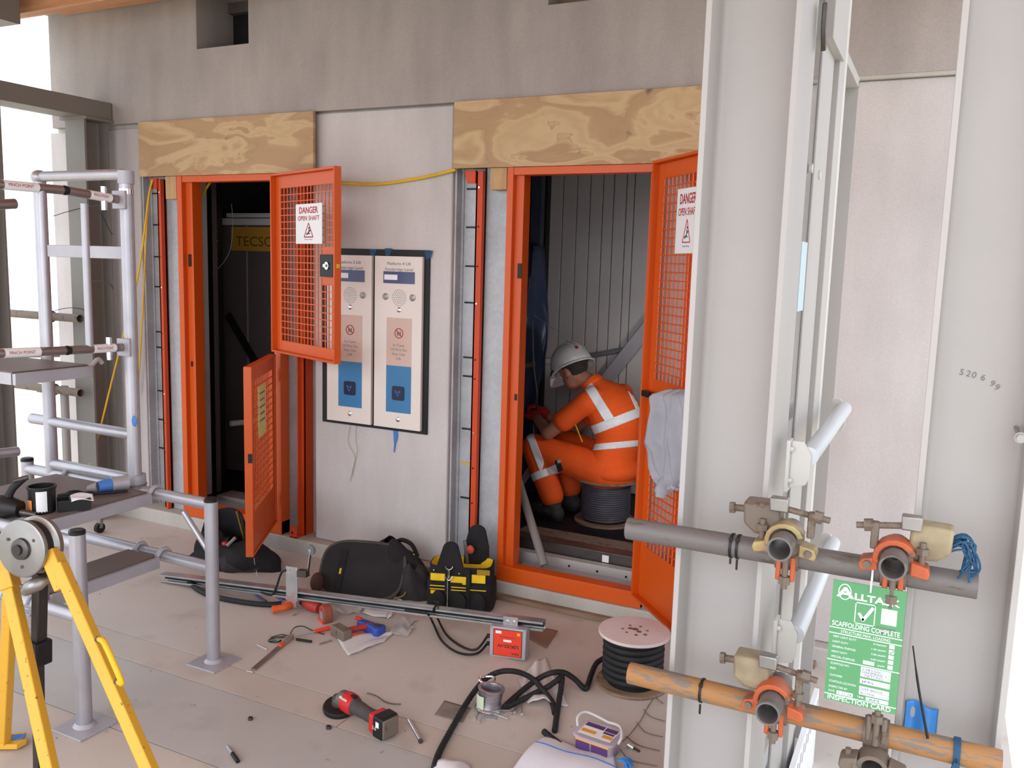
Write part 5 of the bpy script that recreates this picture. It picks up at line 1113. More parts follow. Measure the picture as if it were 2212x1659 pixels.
cable('string', [pix(549, 1206, Y=3.13), G(551, 1222, .03), G(556, 1243, .004)], .0015, 'white', 'thin white string hanging from the bottom of the lower left gate', 'string', n=5)

# ----- saw, tape, hammer and other loose tools
hs_ = thing('hacksaw', G(610, 1312).to_tuple(), 'hacksaw with orange pistol handle and blue frame under the rail', 'saw')
p = [G(520, 1273, .02), G(575, 1292, .02), G(615, 1303, .02), G(628, 1300, .02)]
MB().tube([G(598, 1288, .03), G(618, 1300, .028), G(626, 1306, .022)], .008, 8).build('frame', mat('saw_blue', (74, 84, 128), .4, .3, var=.05), hs_); MB().tube([G(538, 1272, .012), G(560, 1290, .01), G(575, 1300, .008)], .006, 8).build('frame', 'saw_blue', hs_)
MB().tube([G(634, 1304, .022), G(618, 1311, .026), G(604, 1314, .024), G(588, 1317, .022)], [.014, .017, .016, .018], 12, sub=4).build('handle', mat('saw_orange', (214, 88, 44), .5, var=.08), hs_); MB().tube([G(618, 1300, .03), G(624, 1306, .026), G(632, 1308, .022)], .010, 10).build('guard', 'saw_orange', hs_)
tm = thing('tape_measure', G(705, 1338).to_tuple(), 'scuffed red and silver tape measure standing among the loose tools', 'tape measure')
q = G(704, 1342, .0); vx = Vector((.85, -.5, 0)).normalized(); vy = Vector((.5, .85, 0)).normalized()
pts = [(-.030, 0), (.030, 0), (.036, .02), (.034, .055), (.018, .075), (-.012, .078), (-.030, .062), (-.037, .03)]
MB().prism(pts, q-vy*.022, vx, ZZ, vy*.044).build('case', mat('tape_brown', (128, 84, 66), .55, c2=(160, 60, 40), scale=14), tm, bevel=.006)
MB().obox(q-vy*.0235+ZZ*.035+vx*.005, vx*.020, vy*.001, ZZ*.018).build('silver_label', 'zinc', tm); MB().obox(q-vy*.024+ZZ*.008, vx*.028, vy*.002, ZZ*.008).build('red_base', 'label_red', tm)
hm_ = thing('club_hammer', G(738, 1362).to_tuple(), 'club hammer with worn brown steel head lying beside the blue meter', 'hammer')
q = G(737, 1366, .026); vx = Vector((.93, -.36, 0)).normalized(); vy = Vector((.36, .93, 0)).normalized()
MB().obox(q, vx*.052, vy*.024, ZZ*.024).build('head', 'rust_steel', hm_, bevel=.006); MB().tube([q+vy*.02, q+vy*.08+vx*.01, q+vy*.15+vx*.02], [.014, .013, .016], 10).build('handle', 'tool_red', hm_)
bm2 = thing('multimeter', G(800, 1352).to_tuple(), 'blue test meter lying on the floor beside the club hammer', 'meter')
q = G(801, 1356, .020); vx = Vector((.97, -.22, 0)).normalized(); vy = Vector((.22, .97, 0)).normalized()
mb_ = mat('meter_blue', (52, 76, 160), .5, var=.08)
MB().prism([(-.075, -.018), (-.05, -.022), (.02, -.020), (.055, -.032), (.068, -.02), (.066, .03), (.045, .038), (.02, .022), (-.06, .016)], q-ZZ*.02, vx, vy, ZZ*.040).build('case', mb_, bm2, bevel=.006); MB().obox(q+vx*.038+vy*.008+ZZ*.0205, vx*.016, vy*.012, ZZ*.001).build('screen', 'steel_dark', bm2)
MB().tube([q-vx*.06+vy*.01, q-vx*.10+vy*.03, q-vx*.13+vy*.03], .010, 8).build('red_probe', 'label_red', bm2)
sd_ = thing('screwdriver', G(690, 1365).to_tuple(), 'red-handled screwdriver pointing left from under the tape measure', 'screwdriver')
a, b_ = G(712, 1356, .012), G(598, 1384, .006); MB().tube([a, a+(b_-a)*.30], [.010, .008], 10).build('handle', 'label_red', sd_); MB().cyl(a+(b_-a)*.28, b_, .0035, n=8).build('shaft', 'zinc', sd_)
pl_ = thing('pliers', G(610, 1376).to_tuple(), 'small dark pliers on the floor left of the screwdriver', 'pliers')
for dv in (0, 1): MB().tube([G(630+dv*2, 1380, .008), G(612, 1373+dv*7, .010), G(592, 1376+dv*6, .008), G(580, 1384, .006)], [.004, .007, .005, .004], 8, sub=3).build('jaw_arm', 'steel_dark', pl_)
cable('wire', [G(580, 1386, .004), G(600, 1387, .004), G(622, 1376, .004), G(636, 1356, .01), G(655, 1353, .01), G(675, 1362, .004), G(700, 1370, .004)], .0022, 'black', 'thin black lead looping around the pliers', 'wire', n=6)
kf = thing('file_tool', G(590, 1408).to_tuple(), 'long flat steel file with a taped orange and grey handle on the floor', 'file')
a, b_ = G(547, 1446, .005), G(604, 1397, .006); MB().bar(a, b_, .022, .004).build('blade', 'steel_mid', kf, bevel=.001)
d = (b_-a).normalized(); MB().tube([b_, b_+d*.028], [.011, .013], 10).build('ferrule', 'saw_orange', kf); MB().tube([b_+d*.024, b_+d*.06, b_+d*.105], [.013, .016, .014], 10, sub=3).build('handle', mat('handle_worn', (148, 128, 118), .6, var=.2, scale=30), kf)
def rod(name, a, b_, r, m, label, cat, group=None, n=10): return tag(MB().cyl(a, b_, r, n=n).build(name, m), label, cat, group)
rod('marker_pen', G(640, 1381, .006), G(673, 1386, .006), .0055, 'black', 'black marker pen beside the taped file handle', 'pen')
rod('pencil', G(690, 1391, .004), G(716, 1383, .004), .0035, 'timber_dirty', 'stubby brown pencil left of the clear plastic film', 'pencil')
mk = thing('marker_pen', G(505, 1632).to_tuple(), 'grey and black marker pen lying near the bottom edge of the photo', 'pen')
a, b_ = G(491, 1612, .006), G(514, 1645, .006); MB().cyl(a, a+(b_-a)*.5, .0055, n=10).build('barrel', 'aluminium_dull', mk); MB().cyl(a+(b_-a)*.48, b_, .007, n=10).build('cap', 'black', mk)
rodo = thing('steel_pin', G(897, 1580).to_tuple(), 'polished steel pin lying to the right of the angle grinder', 'pin')
a, b_ = G(884, 1556, .008), G(908, 1600, .008); MB().cyl(a, b_, .0075, n=18).build('shank', 'chrome', rodo); MB().cyl(b_, b_+(b_-a).normalized()*.006, .009, n=6).build('end', 'steel_dark', rodo)
for (u_, v_, r, lab) in ((541, 1555, .009, 'small black nut lying left of the angle grinder'), (710, 1574, .010, 'grey hexagon nut in front of the grinder disc')):
    q = G(u_, v_); tag(MB().cyl(q, q+ZZ*.010, r, n=6, hollow=.004).build('nut', 'steel_dark'), lab, 'nut')
for k, (u0, v0, u1, v1, lab) in enumerate(((632, 1330, 643, 1325, 'tiny bright screw beside the hacksaw handle'), (556, 1393, 576, 1403, 'bright screw left of the taped file'), (884, 1354, 899, 1340, 'bright screw right of the clear plastic film'), (533, 1449, 545, 1452, 'bright screw at the tip of the file'))):
    s = thing('screw', G(u0, v0).to_tuple(), lab, 'screw', 'loose screws on the floor'); a, b_ = G(u0, v0, .004), G(u1, v1, .004)
    MB().cyl(a, b_, .0025, n=8).build('shank', 'zinc', s); MB().cyl(b_, b_+(b_-a).normalized()*.003, .005, n=10).build('head', 'chrome', s)
sn_ = thing('snips', G(765, 1366).to_tuple(), 'small snips with orange and yellow handles in front of the club hammer', 'snips')
MB().tube([G(744, 1379, .006), G(764, 1375, .010), G(784, 1369, .008)], [.005, .009, .006], 8, sub=3).build('handle', 'saw_orange', sn_); MB().tube([G(738, 1377, .005), G(756, 1380, .007), G(776, 1376, .006)], [.004, .006, .004], 8, sub=3).build('handle', 'yellow_cord', sn_); MB().cyl(G(784, 1369, .008), G(796, 1364, .006), .004, n=8).build('blade', 'steel_mid', sn_)
rc_ = thing('drill_driver', G(680, 1312).to_tuple(), 'red and black drill body lying under the rail beside the tape measure', 'drill')
MB().tube([G(660, 1302, .03), G(675, 1308, .03), G(690, 1314, .028)], [.022, .028, .024], 14, sub=3).build('body', 'tool_red', rc_); MB().tube([G(650, 1300, .02), G(662, 1306, .022)], [.012, .018], 12).build('chuck', 'black', rc_)
# paper and plastic films
film = mat('clear_film', (222, 216, 214), .25, var=.03, alpha=.42); film2 = mat('milky_film', (228, 222, 222), .3, var=.04, alpha=.75)
def patch(name, quad, m, label, cat, h=.01, seed=1, nu=14, nv=10, solid=.0008, base=.003):
    P = [G(*q_) for q_ in quad]; rr = random.Random(seed); ph = [rr.uniform(0, 6) for _ in range(4)]
    def f(u, v):
        p = P[0]*(1-u)*(1-v)+P[1]*u*(1-v)+P[2]*u*v+P[3]*(1-u)*v
        z = base+h*(.5+.5*math.sin(5*u+ph[0]+3*v)*math.cos(6*v+ph[1]-2*u))*(.4+.6*abs(math.sin(9*u*v+ph[2])))
        return Vector((p.x, p.y, z))
    return tag(MB().grid(f, nu, nv).build(name, m, solid=solid), label, cat)
patch('plastic_film', ((722, 1372), (852, 1368), (830, 1388), (752, 1420)), film2, 'triangular piece of milky plastic film spread on the floor below the blue meter', 'plastic film', .012, 2)
patch('plastic_film', ((842, 1370), (868, 1330), (895, 1358), (880, 1378)), film, 'faint clear plastic film to the right of the blue meter', 'plastic film', .012, 4)
patch('plastic_bag', ((722, 1335), (775, 1335), (795, 1308), (738, 1298)), film, 'clear crumpled plastic bag behind the tape measure', 'plastic bag', .05, 8)
for k, (qd, lab) in enumerate(((((783, 1328), (835, 1338), (842, 1318), (795, 1306)), 'white folded paper under the rail behind the blue meter'), (((836, 1338), (846, 1336), (852, 1312), (842, 1312)), 'narrow white paper strip beside the folded paper'), (((838, 1292), (870, 1300), (862, 1285), (848, 1284)), 'white paper scrap behind the rail next to the oval bag'))):
    patch('paper', qd, 'white_matte', lab, 'paper', .012, 20+k)
patch('floor_stain', ((938, 1545), (1000, 1562), (1018, 1530), (960, 1513)), mat('stain', (132, 120, 112), .8, var=.15, scale=20), 'grey rectangular adhesive mark on the floor left of the screws', 'mark', .0, 5, solid=.0004, base=.0006)
patch('rail_shadow', ((1128, 1372), (1180, 1402), (1205, 1364), (1150, 1352)), mat('shadow_brown', (140, 112, 98), .7, var=.1), 'brown patch painted as the shadow under the end of the rail', 'painted shadow', .0, 6, solid=.003, base=.002)  # thin brown sheet painted as the rail's shadow on the floor

# ----- angle grinder
gc = G(778, 1545); gg = thing('angle_grinder', gc.to_tuple(), 'red and black cordless angle grinder lying on the floor in the foreground', 'grinder')
hA = G(745, 1512, .050); hB = G(832, 1565, .045); gd = (hB-hA).normalized(); gs_ = Vector((gd.y, -gd.x, 0)).normalized(); gu = gs_.cross(gd)
if gu.z < 0: gu = -gu
disc_c = G(733, 1528, .016)
MB().lathe([(.0, -.012), (.046, -.012), (.058, -.006), (.060, .004), (.056, .012), (.03, .018), (0, .018)], disc_c, (.10, -.15, 1), 40).build('disc_guard', 'black', gg); MB().lathe([(.0, -.015), (.054, -.015), (.054, -.011), (0, -.011)], disc_c, (.10, -.15, 1), 40).build('grinding_disc', 'blackened', gg)
MB().tube([disc_c+ZZ*.01, disc_c+ZZ*.03+gd*.004, hA+gu*.004-gd*.005], [.030, .030, .024], 18).build('gear_neck', 'steel_dark', gg)
MB().tube([hA-gd*.026, hA-gd*.018, hA+gd*.008], [.020, .031, .035], 20).build('gear_head', mat('gear_grey', (116, 112, 110), .45, .5, var=.15, scale=25), gg)
red = mat('tool_body_red', (198, 40, 40), .42, var=.06, scale=12); gp = mat('grip_dark', (72, 66, 66), .7, var=.08, scale=30, bump=.1, bscale=300)
MB().tube([hA+gd*.006, hA+gd*.016, hA+gd*.045, hA+gd*.060], [.034, .037, .037, .031], 22).build('motor_housing', red, gg)
L_ = (hB-hA).length
MB().tube([hA+gd*.056, hA+gd*.075, hA+gd*(L_*.62), hA+gd*(L_*.80)], [.031, .026, .024, .030], 20, sub=3).build('grip', gp, gg)
MB().obox(hA+gd*.052+gu*.034, gd*.012, gs_*.009, gu*.004).build('switch', 'black', gg, bevel=.002)
bt_c = hA+gd*(L_*.98)
MB().obox(hA+gd*(L_*.84), gd*.016, gs_*.034, gu*.034).build('battery_mount', red, gg, bevel=.008)
bb = MB().obox(bt_c+gd*.005, gd*.026, gs_*.038, gu*.040).build('battery', 'black', gg, bevel=.009, seg=3)
MB().obox(bt_c+gd*.032, gd*.004, gs_*.034, gu*.034).build('battery_base', 'rust_steel', bb, bevel=.004)
tn = (gs_*.75+gu*.66).normalized()
if tn.dot(CAM-hA) < 0: tn = -tn
tu = tn.cross(gd)
if tu.z < 0: tu = -tu
td = tu.cross(tn); o_ = hA+gd*.027+tn*.0375
text('Milwaukee', o_-tu*.004, td, tu, .010, 'white_print', gg, width=.042, align='C', th=.0012, bold=.01)
sn = gs_ if gs_.dot(CAM-bt_c) > 0 else -gs_
text('5.0', bt_c+sn*.0385-gd*.006-gu*.008, gu.cross(sn) if False else gd, gu, .012, 'white_print', bb, align='C', th=.001)
MB().obox(bt_c+sn*.0385+gd*.008+gu*.014, gd*.008, sn*.0006, gu*.010).build('battery_label', 'white', bb)
cable('wire', [G(793, 1497, .004), G(812, 1503, .006), G(832, 1516, .004), G(848, 1520, .004), G(866, 1521, .004)], .0022, 'steel_dark', 'bent dark wire lying behind the angle grinder', 'wire', n=6)

# ----- black corrugated conduit
def conduit(pts, label, r=.0105):
    path = smooth_path([Vector(p) for p in pts], 26); m = len(path); rs = [r*(1.06 if (i//2) % 2 else .92) for i in range(m)]
    return tag(MB().tube(path, rs, 12).build('conduit', 'black_rubber'), label, 'conduit', 'black corrugated conduit runs')
Q = lambda x, y, z: G(920+x/3.95, 1300+y/3.95, z)
conduit([Q(70, 1420, .011), Q(95, 1330, .011), Q(140, 1230, .011), Q(230, 1065, .011), Q(330, 890, .016), Q(430, 745, .03), Q(520, 650, .05), Q(620, 600, .07), Q(720, 590, .08), Q(820, 610, .07), Q(920, 665, .05), Q(1010, 765, .03), Q(1075, 855, .012), Q(1100, 950, .011)], 'long black corrugated conduit arching over the silver wire spool')
conduit([Q(1545, 470, .035), Q(1460, 520, .03), Q(1410, 620, .018), Q(1375, 725, .011), Q(1345, 735, .011), Q(1270, 660, .03), Q(1180, 605, .06), Q(1080, 605, .07), Q(980, 645, .05), Q(850, 735, .025), Q(740, 830, .011), Q(672, 895, .011)], 'black corrugated conduit coming off the white-topped cable drum')
conduit([Q(690, 895, .011), Q(780, 855, .012), Q(900, 795, .02), Q(1040, 725, .035), Q(1120, 670, .05), Q(1160, 640, .05), Q(1155, 720, .035), Q(1135, 850, .015), Q(1115, 980, .011), Q(1100, 1100, .011)], 'black corrugated conduit doubling back to a cut end in the middle of the floor')
conduit([Q(1005, 1105, .011), Q(1070, 1160, .011), Q(1150, 1220, .011)], 'short black conduit end sticking out from under the white sack')

# ----- silver wire spool
c = G(1056, 1530); sp_ = thing('wire_spool', c.to_tuple(), 'silver wire spool with pale green label standing among the conduit loops', 'spool')
c.z = 0
MB().lathe([(.052, 0), (.054, .004), (.052, .008), (.046, .012), (.042, .035), (.046, .070), (.050, .076), (.050, .080), (.040, .080), (.036, .060), (.034, .01), (0, .008)], c, (.06, .1, 1), 40, cap=False).build('wound_wire', mat('wire_silver', (176, 172, 180), .25, .8, var=.25, scale=30, stretch=(1, 1, 9)), sp_)
def lab(u, v):
    a = math.radians(225+48*u); return c+Vector((.0475*math.cos(a), .0475*math.sin(a), .014+.05*v))
MB().grid(lab, 8, 3).build('label', mat('label_pale', (196, 206, 176), .6, var=.05), sp_)
MB().tube([G(1052, 1468, .06)+Vector((.030*math.cos(t), .030*math.sin(t), .004*math.sin(t*2))) for t in [k*math.pi/10 for k in range(16)]], .005, 8).build('loose_ring', 'chrome', sp_)
# screws in a heap in front of the spool
for k, (u0, v0, u1, v1) in enumerate(((1025, 1552, 1037, 1531), (1034, 1558, 1052, 1535), (1060, 1536, 1105, 1535), (1064, 1541, 1098, 1553), (1104, 1540, 1120, 1523), (1127, 1542, 1127, 1519), (1050, 1545, 1088, 1540), (1112, 1538, 1124, 1522))):
    a, b_ = G(u0, v0, .005+.004*(k % 3)), G(u1, v1, .004+.003*(k % 2)); s = thing('screw', a.to_tuple(), ('leftmost zinc screw in front of the silver wire spool, slanting up to the right', 'longest leaning zinc screw, second from left in front of the wire spool', 'zinc screw lying level just under the conduit by the wire spool', 'zinc screw slanting down to the right in front of the wire spool', 'zinc screw slanting up to the right beside the conduit end by the spool', 'rightmost zinc screw, pointing straight away from the viewer by the spool', 'zinc screw lying level in the middle of the heap by the spool', 'short zinc screw leaning beside the rightmost one by the spool')[k], 'screw', 'screws in front of the spool')
    MB().cyl(a, b_, .0030, n=8).build('shank', 'zinc', s); MB().cyl(a-(b_-a).normalized()*.004, a, .0060, n=10).build('head', 'chrome', s)
tag(MB().prism([(-.02, -.012), (.02, -.012), (.024, .0), (.02, .012), (-.02, .012)], G(1060, 1552), (.9, .3, 0), (-.3, .9, 0), (0, 0, .004)).build('washer_plate', 'aluminium_dull', bevel=.001), 'small clear plastic plate among the screws', 'plate')
# crumpled white film
def crump(u, v):
    Pq = [G(1140, 1525), G(1228, 1528), G(1178, 1425), G(1120, 1470)]
    p = Pq[0]*(1-u)*(1-v)+Pq[1]*u*(1-v)+Pq[2]*u*v+Pq[3]*(1-u)*v
    z = .006+.028*(.5+.5*math.sin(5*u+4*v))*(.5+.5*math.cos(7*v-3*u+.6))*math.sin(math.pi*(.1+.8*u))+.003*math.sin(19*u-11*v)
    return Vector((p.x, p.y, max(.002, z)))
tag(MB().grid(crump, 22, 22).build('plastic_film', film2, solid=.001), 'crumpled white plastic film behind the crossing conduits', 'plastic film')

# ----- plastic tub with handle
c = G(1292, 1622); c.z = 0; tb_ = thing('plastic_tub', c.to_tuple(), 'clear plastic fixings tub with purple and orange label and a handle', 'tub')
ux = Vector((.96, .26, 0)).normalized(); ux = Vector((.985, -.10, 0)).normalized(); uy = Vector((-ux.y, ux.x, 0))
def rg(z, a, b_, n=40, e=5): return [c+ux*x+uy*y+ZZ*z for x, y in superell(n, a, b_, e)]
clr = mat('tub_clear', (214, 200, 214), .2, var=.03, alpha=.55)
loft([rg(0, .005, .005), rg(0, .062, .042), rg(.004, .066, .045), rg(.058, .073, .052)]).build('body', clr, tb_)
loft([rg(.002, .005, .005), rg(.002, .058, .038), rg(.050, .066, .046), rg(.050, .005, .005)]).build('contents', mat('tub_contents', (120, 84, 96), .6, c2=(160, 140, 150), scale=40), tb_)
loft([rg(.056, .078, .057), rg(.060, .080, .059), rg(.066, .080, .059), rg(.068, .072, .052), rg(.068, .005, .005)]).build('lid', clr, tb_)
pur = mat('label_purple', (86, 56, 110), .4, var=.03); oro = mat('label_amber', (226, 160, 60), .4, var=.03)
for a0, a1, b0, b1, m_ in ((-.062, .062, -.040, .040, 'white'),): MB().obox(c+ZZ*.0688, ux*.060, uy*.040, ZZ*.0004).build('lid_label', 'white', tb_)
for x, y, wx, wy, m_ in ((-.025, .026, .034, .012, pur), (.035, .026, .022, .012, pur), (-.03, -.016, .026, .010, oro), (.04, -.018, .018, .010, oro), (.035, .004, .02, .006, pur)): MB().obox(c+ux*x+uy*y+ZZ*.0694, ux*wx, uy*wy, ZZ*.0003).build('print_block', m_, tb_)
for x, wx, m_ in ((-.035, .026, pur), (.026, .030, pur)): MB().obox(c+ux*x-uy*.0505+ZZ*.032, ux*wx, uy*.0006, ZZ*.016).build('side_label', m_, tb_)
MB().obox(c-uy*.0515+ZZ*.052, ux*.062, uy*.0006, ZZ*.004).build('side_band', oro, tb_)
MB().tube([c-ux*.080+ZZ*.062, c-ux*.092+ZZ*.085+uy*.02, c-ux*.075+ZZ*.092+uy*.055, c+ux*.0+ZZ*.072+uy*.070], .0045, 8, sub=6).build('handle', 'pvc_white', tb_); MB().tube([c+ux*.0+ZZ*.072+uy*.070, c+ux*.055+ZZ*.085+uy*.045, c+ux*.083+ZZ*.078-uy*.0, c+ux*.080+ZZ*.060-uy*.02], .0045, 8, sub=6).build('handle', 'pvc_white', tb_)
# ----- white sack with blue stripes
skm = mat('sack_white', (226, 222, 230), .75, var=.03, scale=8, bump=.1, bscale=500)
k0, k1, k2, k3 = G(1180, 1598), G(1325, 1640), G(1345, 1745), G(1060, 1720)
def sackf(u, v, dz=0):
    p = k0*(1-u)*(1-v)+k1*u*(1-v)+k2*u*v+k3*(1-u)*v
    return Vector((p.x, p.y, .010+.022*math.sin(math.pi*min(1, v*1.6)*.9)*(.6+.4*math.sin(3*u+1))+.004*math.sin(9*u+5*v)+dz))
sk = thing('woven_sack', G(1230, 1650).to_tuple(), 'white woven sack with blue stripe lines at the bottom edge of the photo', 'sack')
MB().grid(sackf, 30, 20).build('cloth', skm, sk, solid=.004)
for v_ in (.22, .80): MB().tube([sackf(k/24, v_+.05*(k/24), .003) for k in range(25)], .0022, 5).build('blue_stripe', 'blue_tape', sk)
fr = G(1345, 1645, .02)
for k in range(16):
    a = random.uniform(-1.2, 1.0); L = random.uniform(.02, .045); MB().tube([fr+Vector((-.02, 0, 0)), fr+Vector((L*.5*math.cos(a), L*.5*math.sin(a), .012*random.random())), fr+Vector((L*math.cos(a), L*math.sin(a), -.01))], .0022, 5, sub=3).build('frayed_edge', 'blue_plastic', sk)
def rag(u, v): 
    p = G(938, 1652)*(1-u)*(1-v)+G(1016, 1660)*u*(1-v)+G(1030, 1760)*u*v+G(925, 1750)*(1-u)*v
    return Vector((p.x, p.y, .006+.035*math.sin(math.pi*u)*math.sin(math.pi*min(1, v+.25)*.8)+.005*math.sin(9*u+7*v)))
tag(MB().grid(rag, 16, 12).build('white_rag', 'white_matte', solid=.003), 'white paper wrapper crumpled at the bottom edge beside the conduit', 'rag')

# ----- cable drum with white flange
c = Vector((-.974, 3.128, 0)); dr = thing('cable_drum', c.to_tuple(), 'white-topped plywood cable drum wound with thick black conduit', 'cable drum')
fm_ = mat('drum_pink', (214, 194, 192), .6, var=.05, scale=8)
MB().cyl(c+ZZ*.001, c+ZZ*.012, .140, n=48).build('bottom_flange', 'timber_dirty', dr, bevel=.002)
tf = MB().cyl(c+ZZ*.208, c+ZZ*.220, .140, n=48).build('top_flange', fm_, dr, bevel=.002)
MB().cyl(c+ZZ*.012, c+ZZ*.208, .06, n=24).build('core', 'timber_dirty', dr)
hel = []
for k in range(7*40+1): a = 2*math.pi*k/40; hel.append(c+Vector((.108*math.cos(a), .108*math.sin(a), .026+.0255*k/40)))
MB().tube(hel, .0128, 10).build('wound_conduit', 'black_rubber', dr)
MB().cyl(c+ZZ*.012, c+ZZ*.208, .10, n=32).build('inner_turns', 'black', dr)
for k, (x, y, r) in enumerate(((.0, .01, .013), (-.02, .008, .010), (.02, -.005, .010), (-.045, -.01, .006), (-.02, -.035, .006), (.02, -.04, .007), (.05, -.02, .008), (.045, .02, .006), (.01, .045, .006), (-.03, .035, .006))):
    q = c+Vector((x, y, .2195)); MB().cyl(q, q+ZZ*.0012, r, n=12).build('hub_hole', 'rust_steel' if k > 2 else 'steel_mid', tf)
# thin stray wires and a small bolt beside the drum
for k, (pp, lab_) in enumerate((([(1402, 1484), (1415, 1505), (1432, 1520)], 'short rusty wire arc right of the drum, nearest the drum'), ([(1412, 1508), (1398, 1530), (1385, 1555), (1362, 1585), (1345, 1602)], 'rusty wire running down between the drum and the tub'), ([(1390, 1532), (1405, 1548), (1436, 1558)], 'second rusty wire arc right of the drum'), ([(1375, 1560), (1395, 1582), (1432, 1592)], 'third rusty wire arc right of the drum'), ([(1352, 1590), (1380, 1610), (1425, 1622)], 'lowest rusty wire arc near the small bolt'), ([(1340, 1618), (1362, 1642), (1420, 1655)], 'rusty wire arc at the bottom edge beside the tub'))):
    cable('wire', [G(u_, v_, .004) for u_, v_ in pp], .0016, 'rust_steel', lab_, 'wire', n=5, group='stray wires by the drum')
sb = thing('bolt', G(1368, 1615).to_tuple(), 'short steel bolt standing right of the plastic tub', 'bolt'); q = G(1368, 1618); MB().cyl(q+ZZ*.004, q+ZZ*.012+Vector((-.02, .0, 0)), .010, n=12).build('sleeve', 'zinc', sb); MB().cyl(q+Vector((0, 0, .005)), q+Vector((.025, -.01, .004)), .004, n=8).build('shank', 'steel_dark', sb)

# ----- grey jacket over the lower right gate
Hh_ = Vector((-1.158, 3.640, 0)); uu = (Vector((-.73, 3.17, 0))-Hh_).normalized(); nn_ = Vector((uu.y, -uu.x, 0))
prof = [(842, 1428, 1480), (856, 1414, 1490), (885, 1420, 1496), (920, 1412, 1496), (955, 1404, 1496), (975, 1414, 1494), (1010, 1416, 1490), (1035, 1424, 1480), (1052, 1438, 1462)]
def jacket(u, v):
    k = v*(len(prof)-1); i = min(int(k), len(prof)-2); f = k-i; a, b_ = prof[i], prof[i+1]
    y = a[0]+(b_[0]-a[0])*f; x0 = a[1]+(b_[1]-a[1])*f; x1 = a[2]+(b_[2]-a[2])*f
    q = pixp(x0+(x1-x0)*u, y, Hh_+nn_*.035, nn_)
    return q+nn_*(.018*math.sin(u*10+v*2.2)+.012*math.sin(u*23-v*4)+.02*math.sin(v*3.0))-nn_*.05*max(0, 1-v*9)
jk = thing('jacket', pixp(1450, 1050, Hh_+nn_*.03, nn_).to_tuple(), 'light grey sweatshirt draped over the lower right mesh gate', 'jacket')
jm = mat('grey_jersey', (166, 166, 174), .9, var=.06, scale=10, bump=.2, bscale=400)
MB().grid(jacket, 28, 30).build('body', jm, jk, solid=.008)
MB().tube([jacket(.15+.7*k/10, 1-.03*math.sin(k))-ZZ*.004 for k in range(11)], .010, 8).build('hem', jm, jk)
MB().tube([jacket(.35, .93)+nn_*.03, jacket(.42, .96)+nn_*.035-ZZ*.02, jacket(.45, 1)+nn_*.03-ZZ*.04], [.03, .028, .022], 12, sub=4).build('cuff', jm, jk)
# ================================================================== WORKER IN THE RIGHT LIFT
# cable reel used as a seat
c = Vector((-1.735, 4.865, .096)); sr = thing('cable_reel', c.to_tuple(), 'plywood cable reel of grey cable that the worker sits on', 'cable reel')
MB().cyl(c, c+ZZ*.013, .190, n=44).build('bottom_flange', 'timber_dirty', sr, bevel=.002); MB().cyl(c+ZZ*.262, c+ZZ*.275, .200, n=44).build('top_flange', 'timber_dirty', sr, bevel=.002); MB().cyl(c+ZZ*.012, c+ZZ*.262, .10, n=24).build('core', 'timber_dirty', sr)
hel = [c+Vector((.142*math.cos(2*math.pi*k/36), .142*math.sin(2*math.pi*k/36), .021+.0135*k/36)) for k in range(17*36+1)]
MB().tube(hel, .0070, 8).build('wound_cable', mat('cable_grey', (84, 80, 90), .45, var=.05), sr); MB().cyl(c+ZZ*.013, c+ZZ*.262, .137, n=36).build('inner_turns', 'black', sr)

FW = Vector((-.92, .40, 0)).normalized(); LS = Vector((-FW.y, FW.x, 0))      # facing, and the worker's left
dY = .06
pel = pix(1322, 1010, Y=4.78+dY); mid = pix(1335, 952, Y=4.80+dY); che = pix(1330, 898, Y=4.80+dY); upc = pix(1308, 856, Y=4.80+dY); nek = pix(1276, 826, Y=4.80+dY); hed = pix(1240, 803, Y=4.80+dY)
sL = pix(1266, 870, Y=4.66+dY); sR = upc-LS*.15+ZZ*.0-FW*.0
eL = pix(1184, 936, Y=4.64+dY); wL = pix(1160, 902, Y=4.80+dY)
eR = pix(1232, 930, Y=5.02+dY); wR = pix(1178, 893, Y=4.96+dY)
hL = pel+LS*.085-ZZ*.01; hR = pel-LS*.085-ZZ*.01
kL = pix(1156, 966, Y=4.70+dY); aL = pix(1196, 1082, Y=4.66+dY)
kR = kL-LS*.26+FW*.02; aR = aL-LS*.24+FW*.10
def cap(m, a, b_, r0, r1, n=14):
    a, b_ = Vector(a), Vector(b_); m.cyl(a, b_, r0, r1, n=n); m.ell(a, (r0,)*3, nu=n, nv=8); m.ell(b_, (r1,)*3, nu=n, nv=8)
def chain(m, pts, rs):
    for i in range(len(pts)-1): cap(m, pts[i], pts[i+1], rs[i], rs[i+1])
def orient(z, x): 
    z = Vector(z).normalized(); x = Vector(x); x = (x-z*x.dot(z)).normalized(); y = z.cross(x)
    return Matrix((x, y, z)).transposed()
spine = smooth_path([pel, mid, che, upc, nek], 5); NS = len(spine)
wid = [.165, .168, .160, .152, .148, .148, .150, .158, .166, .172, .178, .180, .180, .174, .162, .140, .112, .088, .070, .060, .055]
dep = [.125, .125, .118, .112, .110, .112, .116, .120, .124, .126, .126, .122, .116, .108, .098, .088, .076, .066, .060, .056, .054]
def torso(m, inf=0, i0=0, i1=NS, sc=1.0):
    for i in range(i0, min(i1, NS)):
        t = spine[min(i+1, NS-1)]-spine[max(i-1, 0)]; k = min(len(wid)-1, int(i*(len(wid)-1)/(NS-1)+.5))
        m.ell(spine[i], (wid[k]*sc+inf, dep[k]*sc+inf, .055+inf), orient(t, LS), nu=22, nv=10)
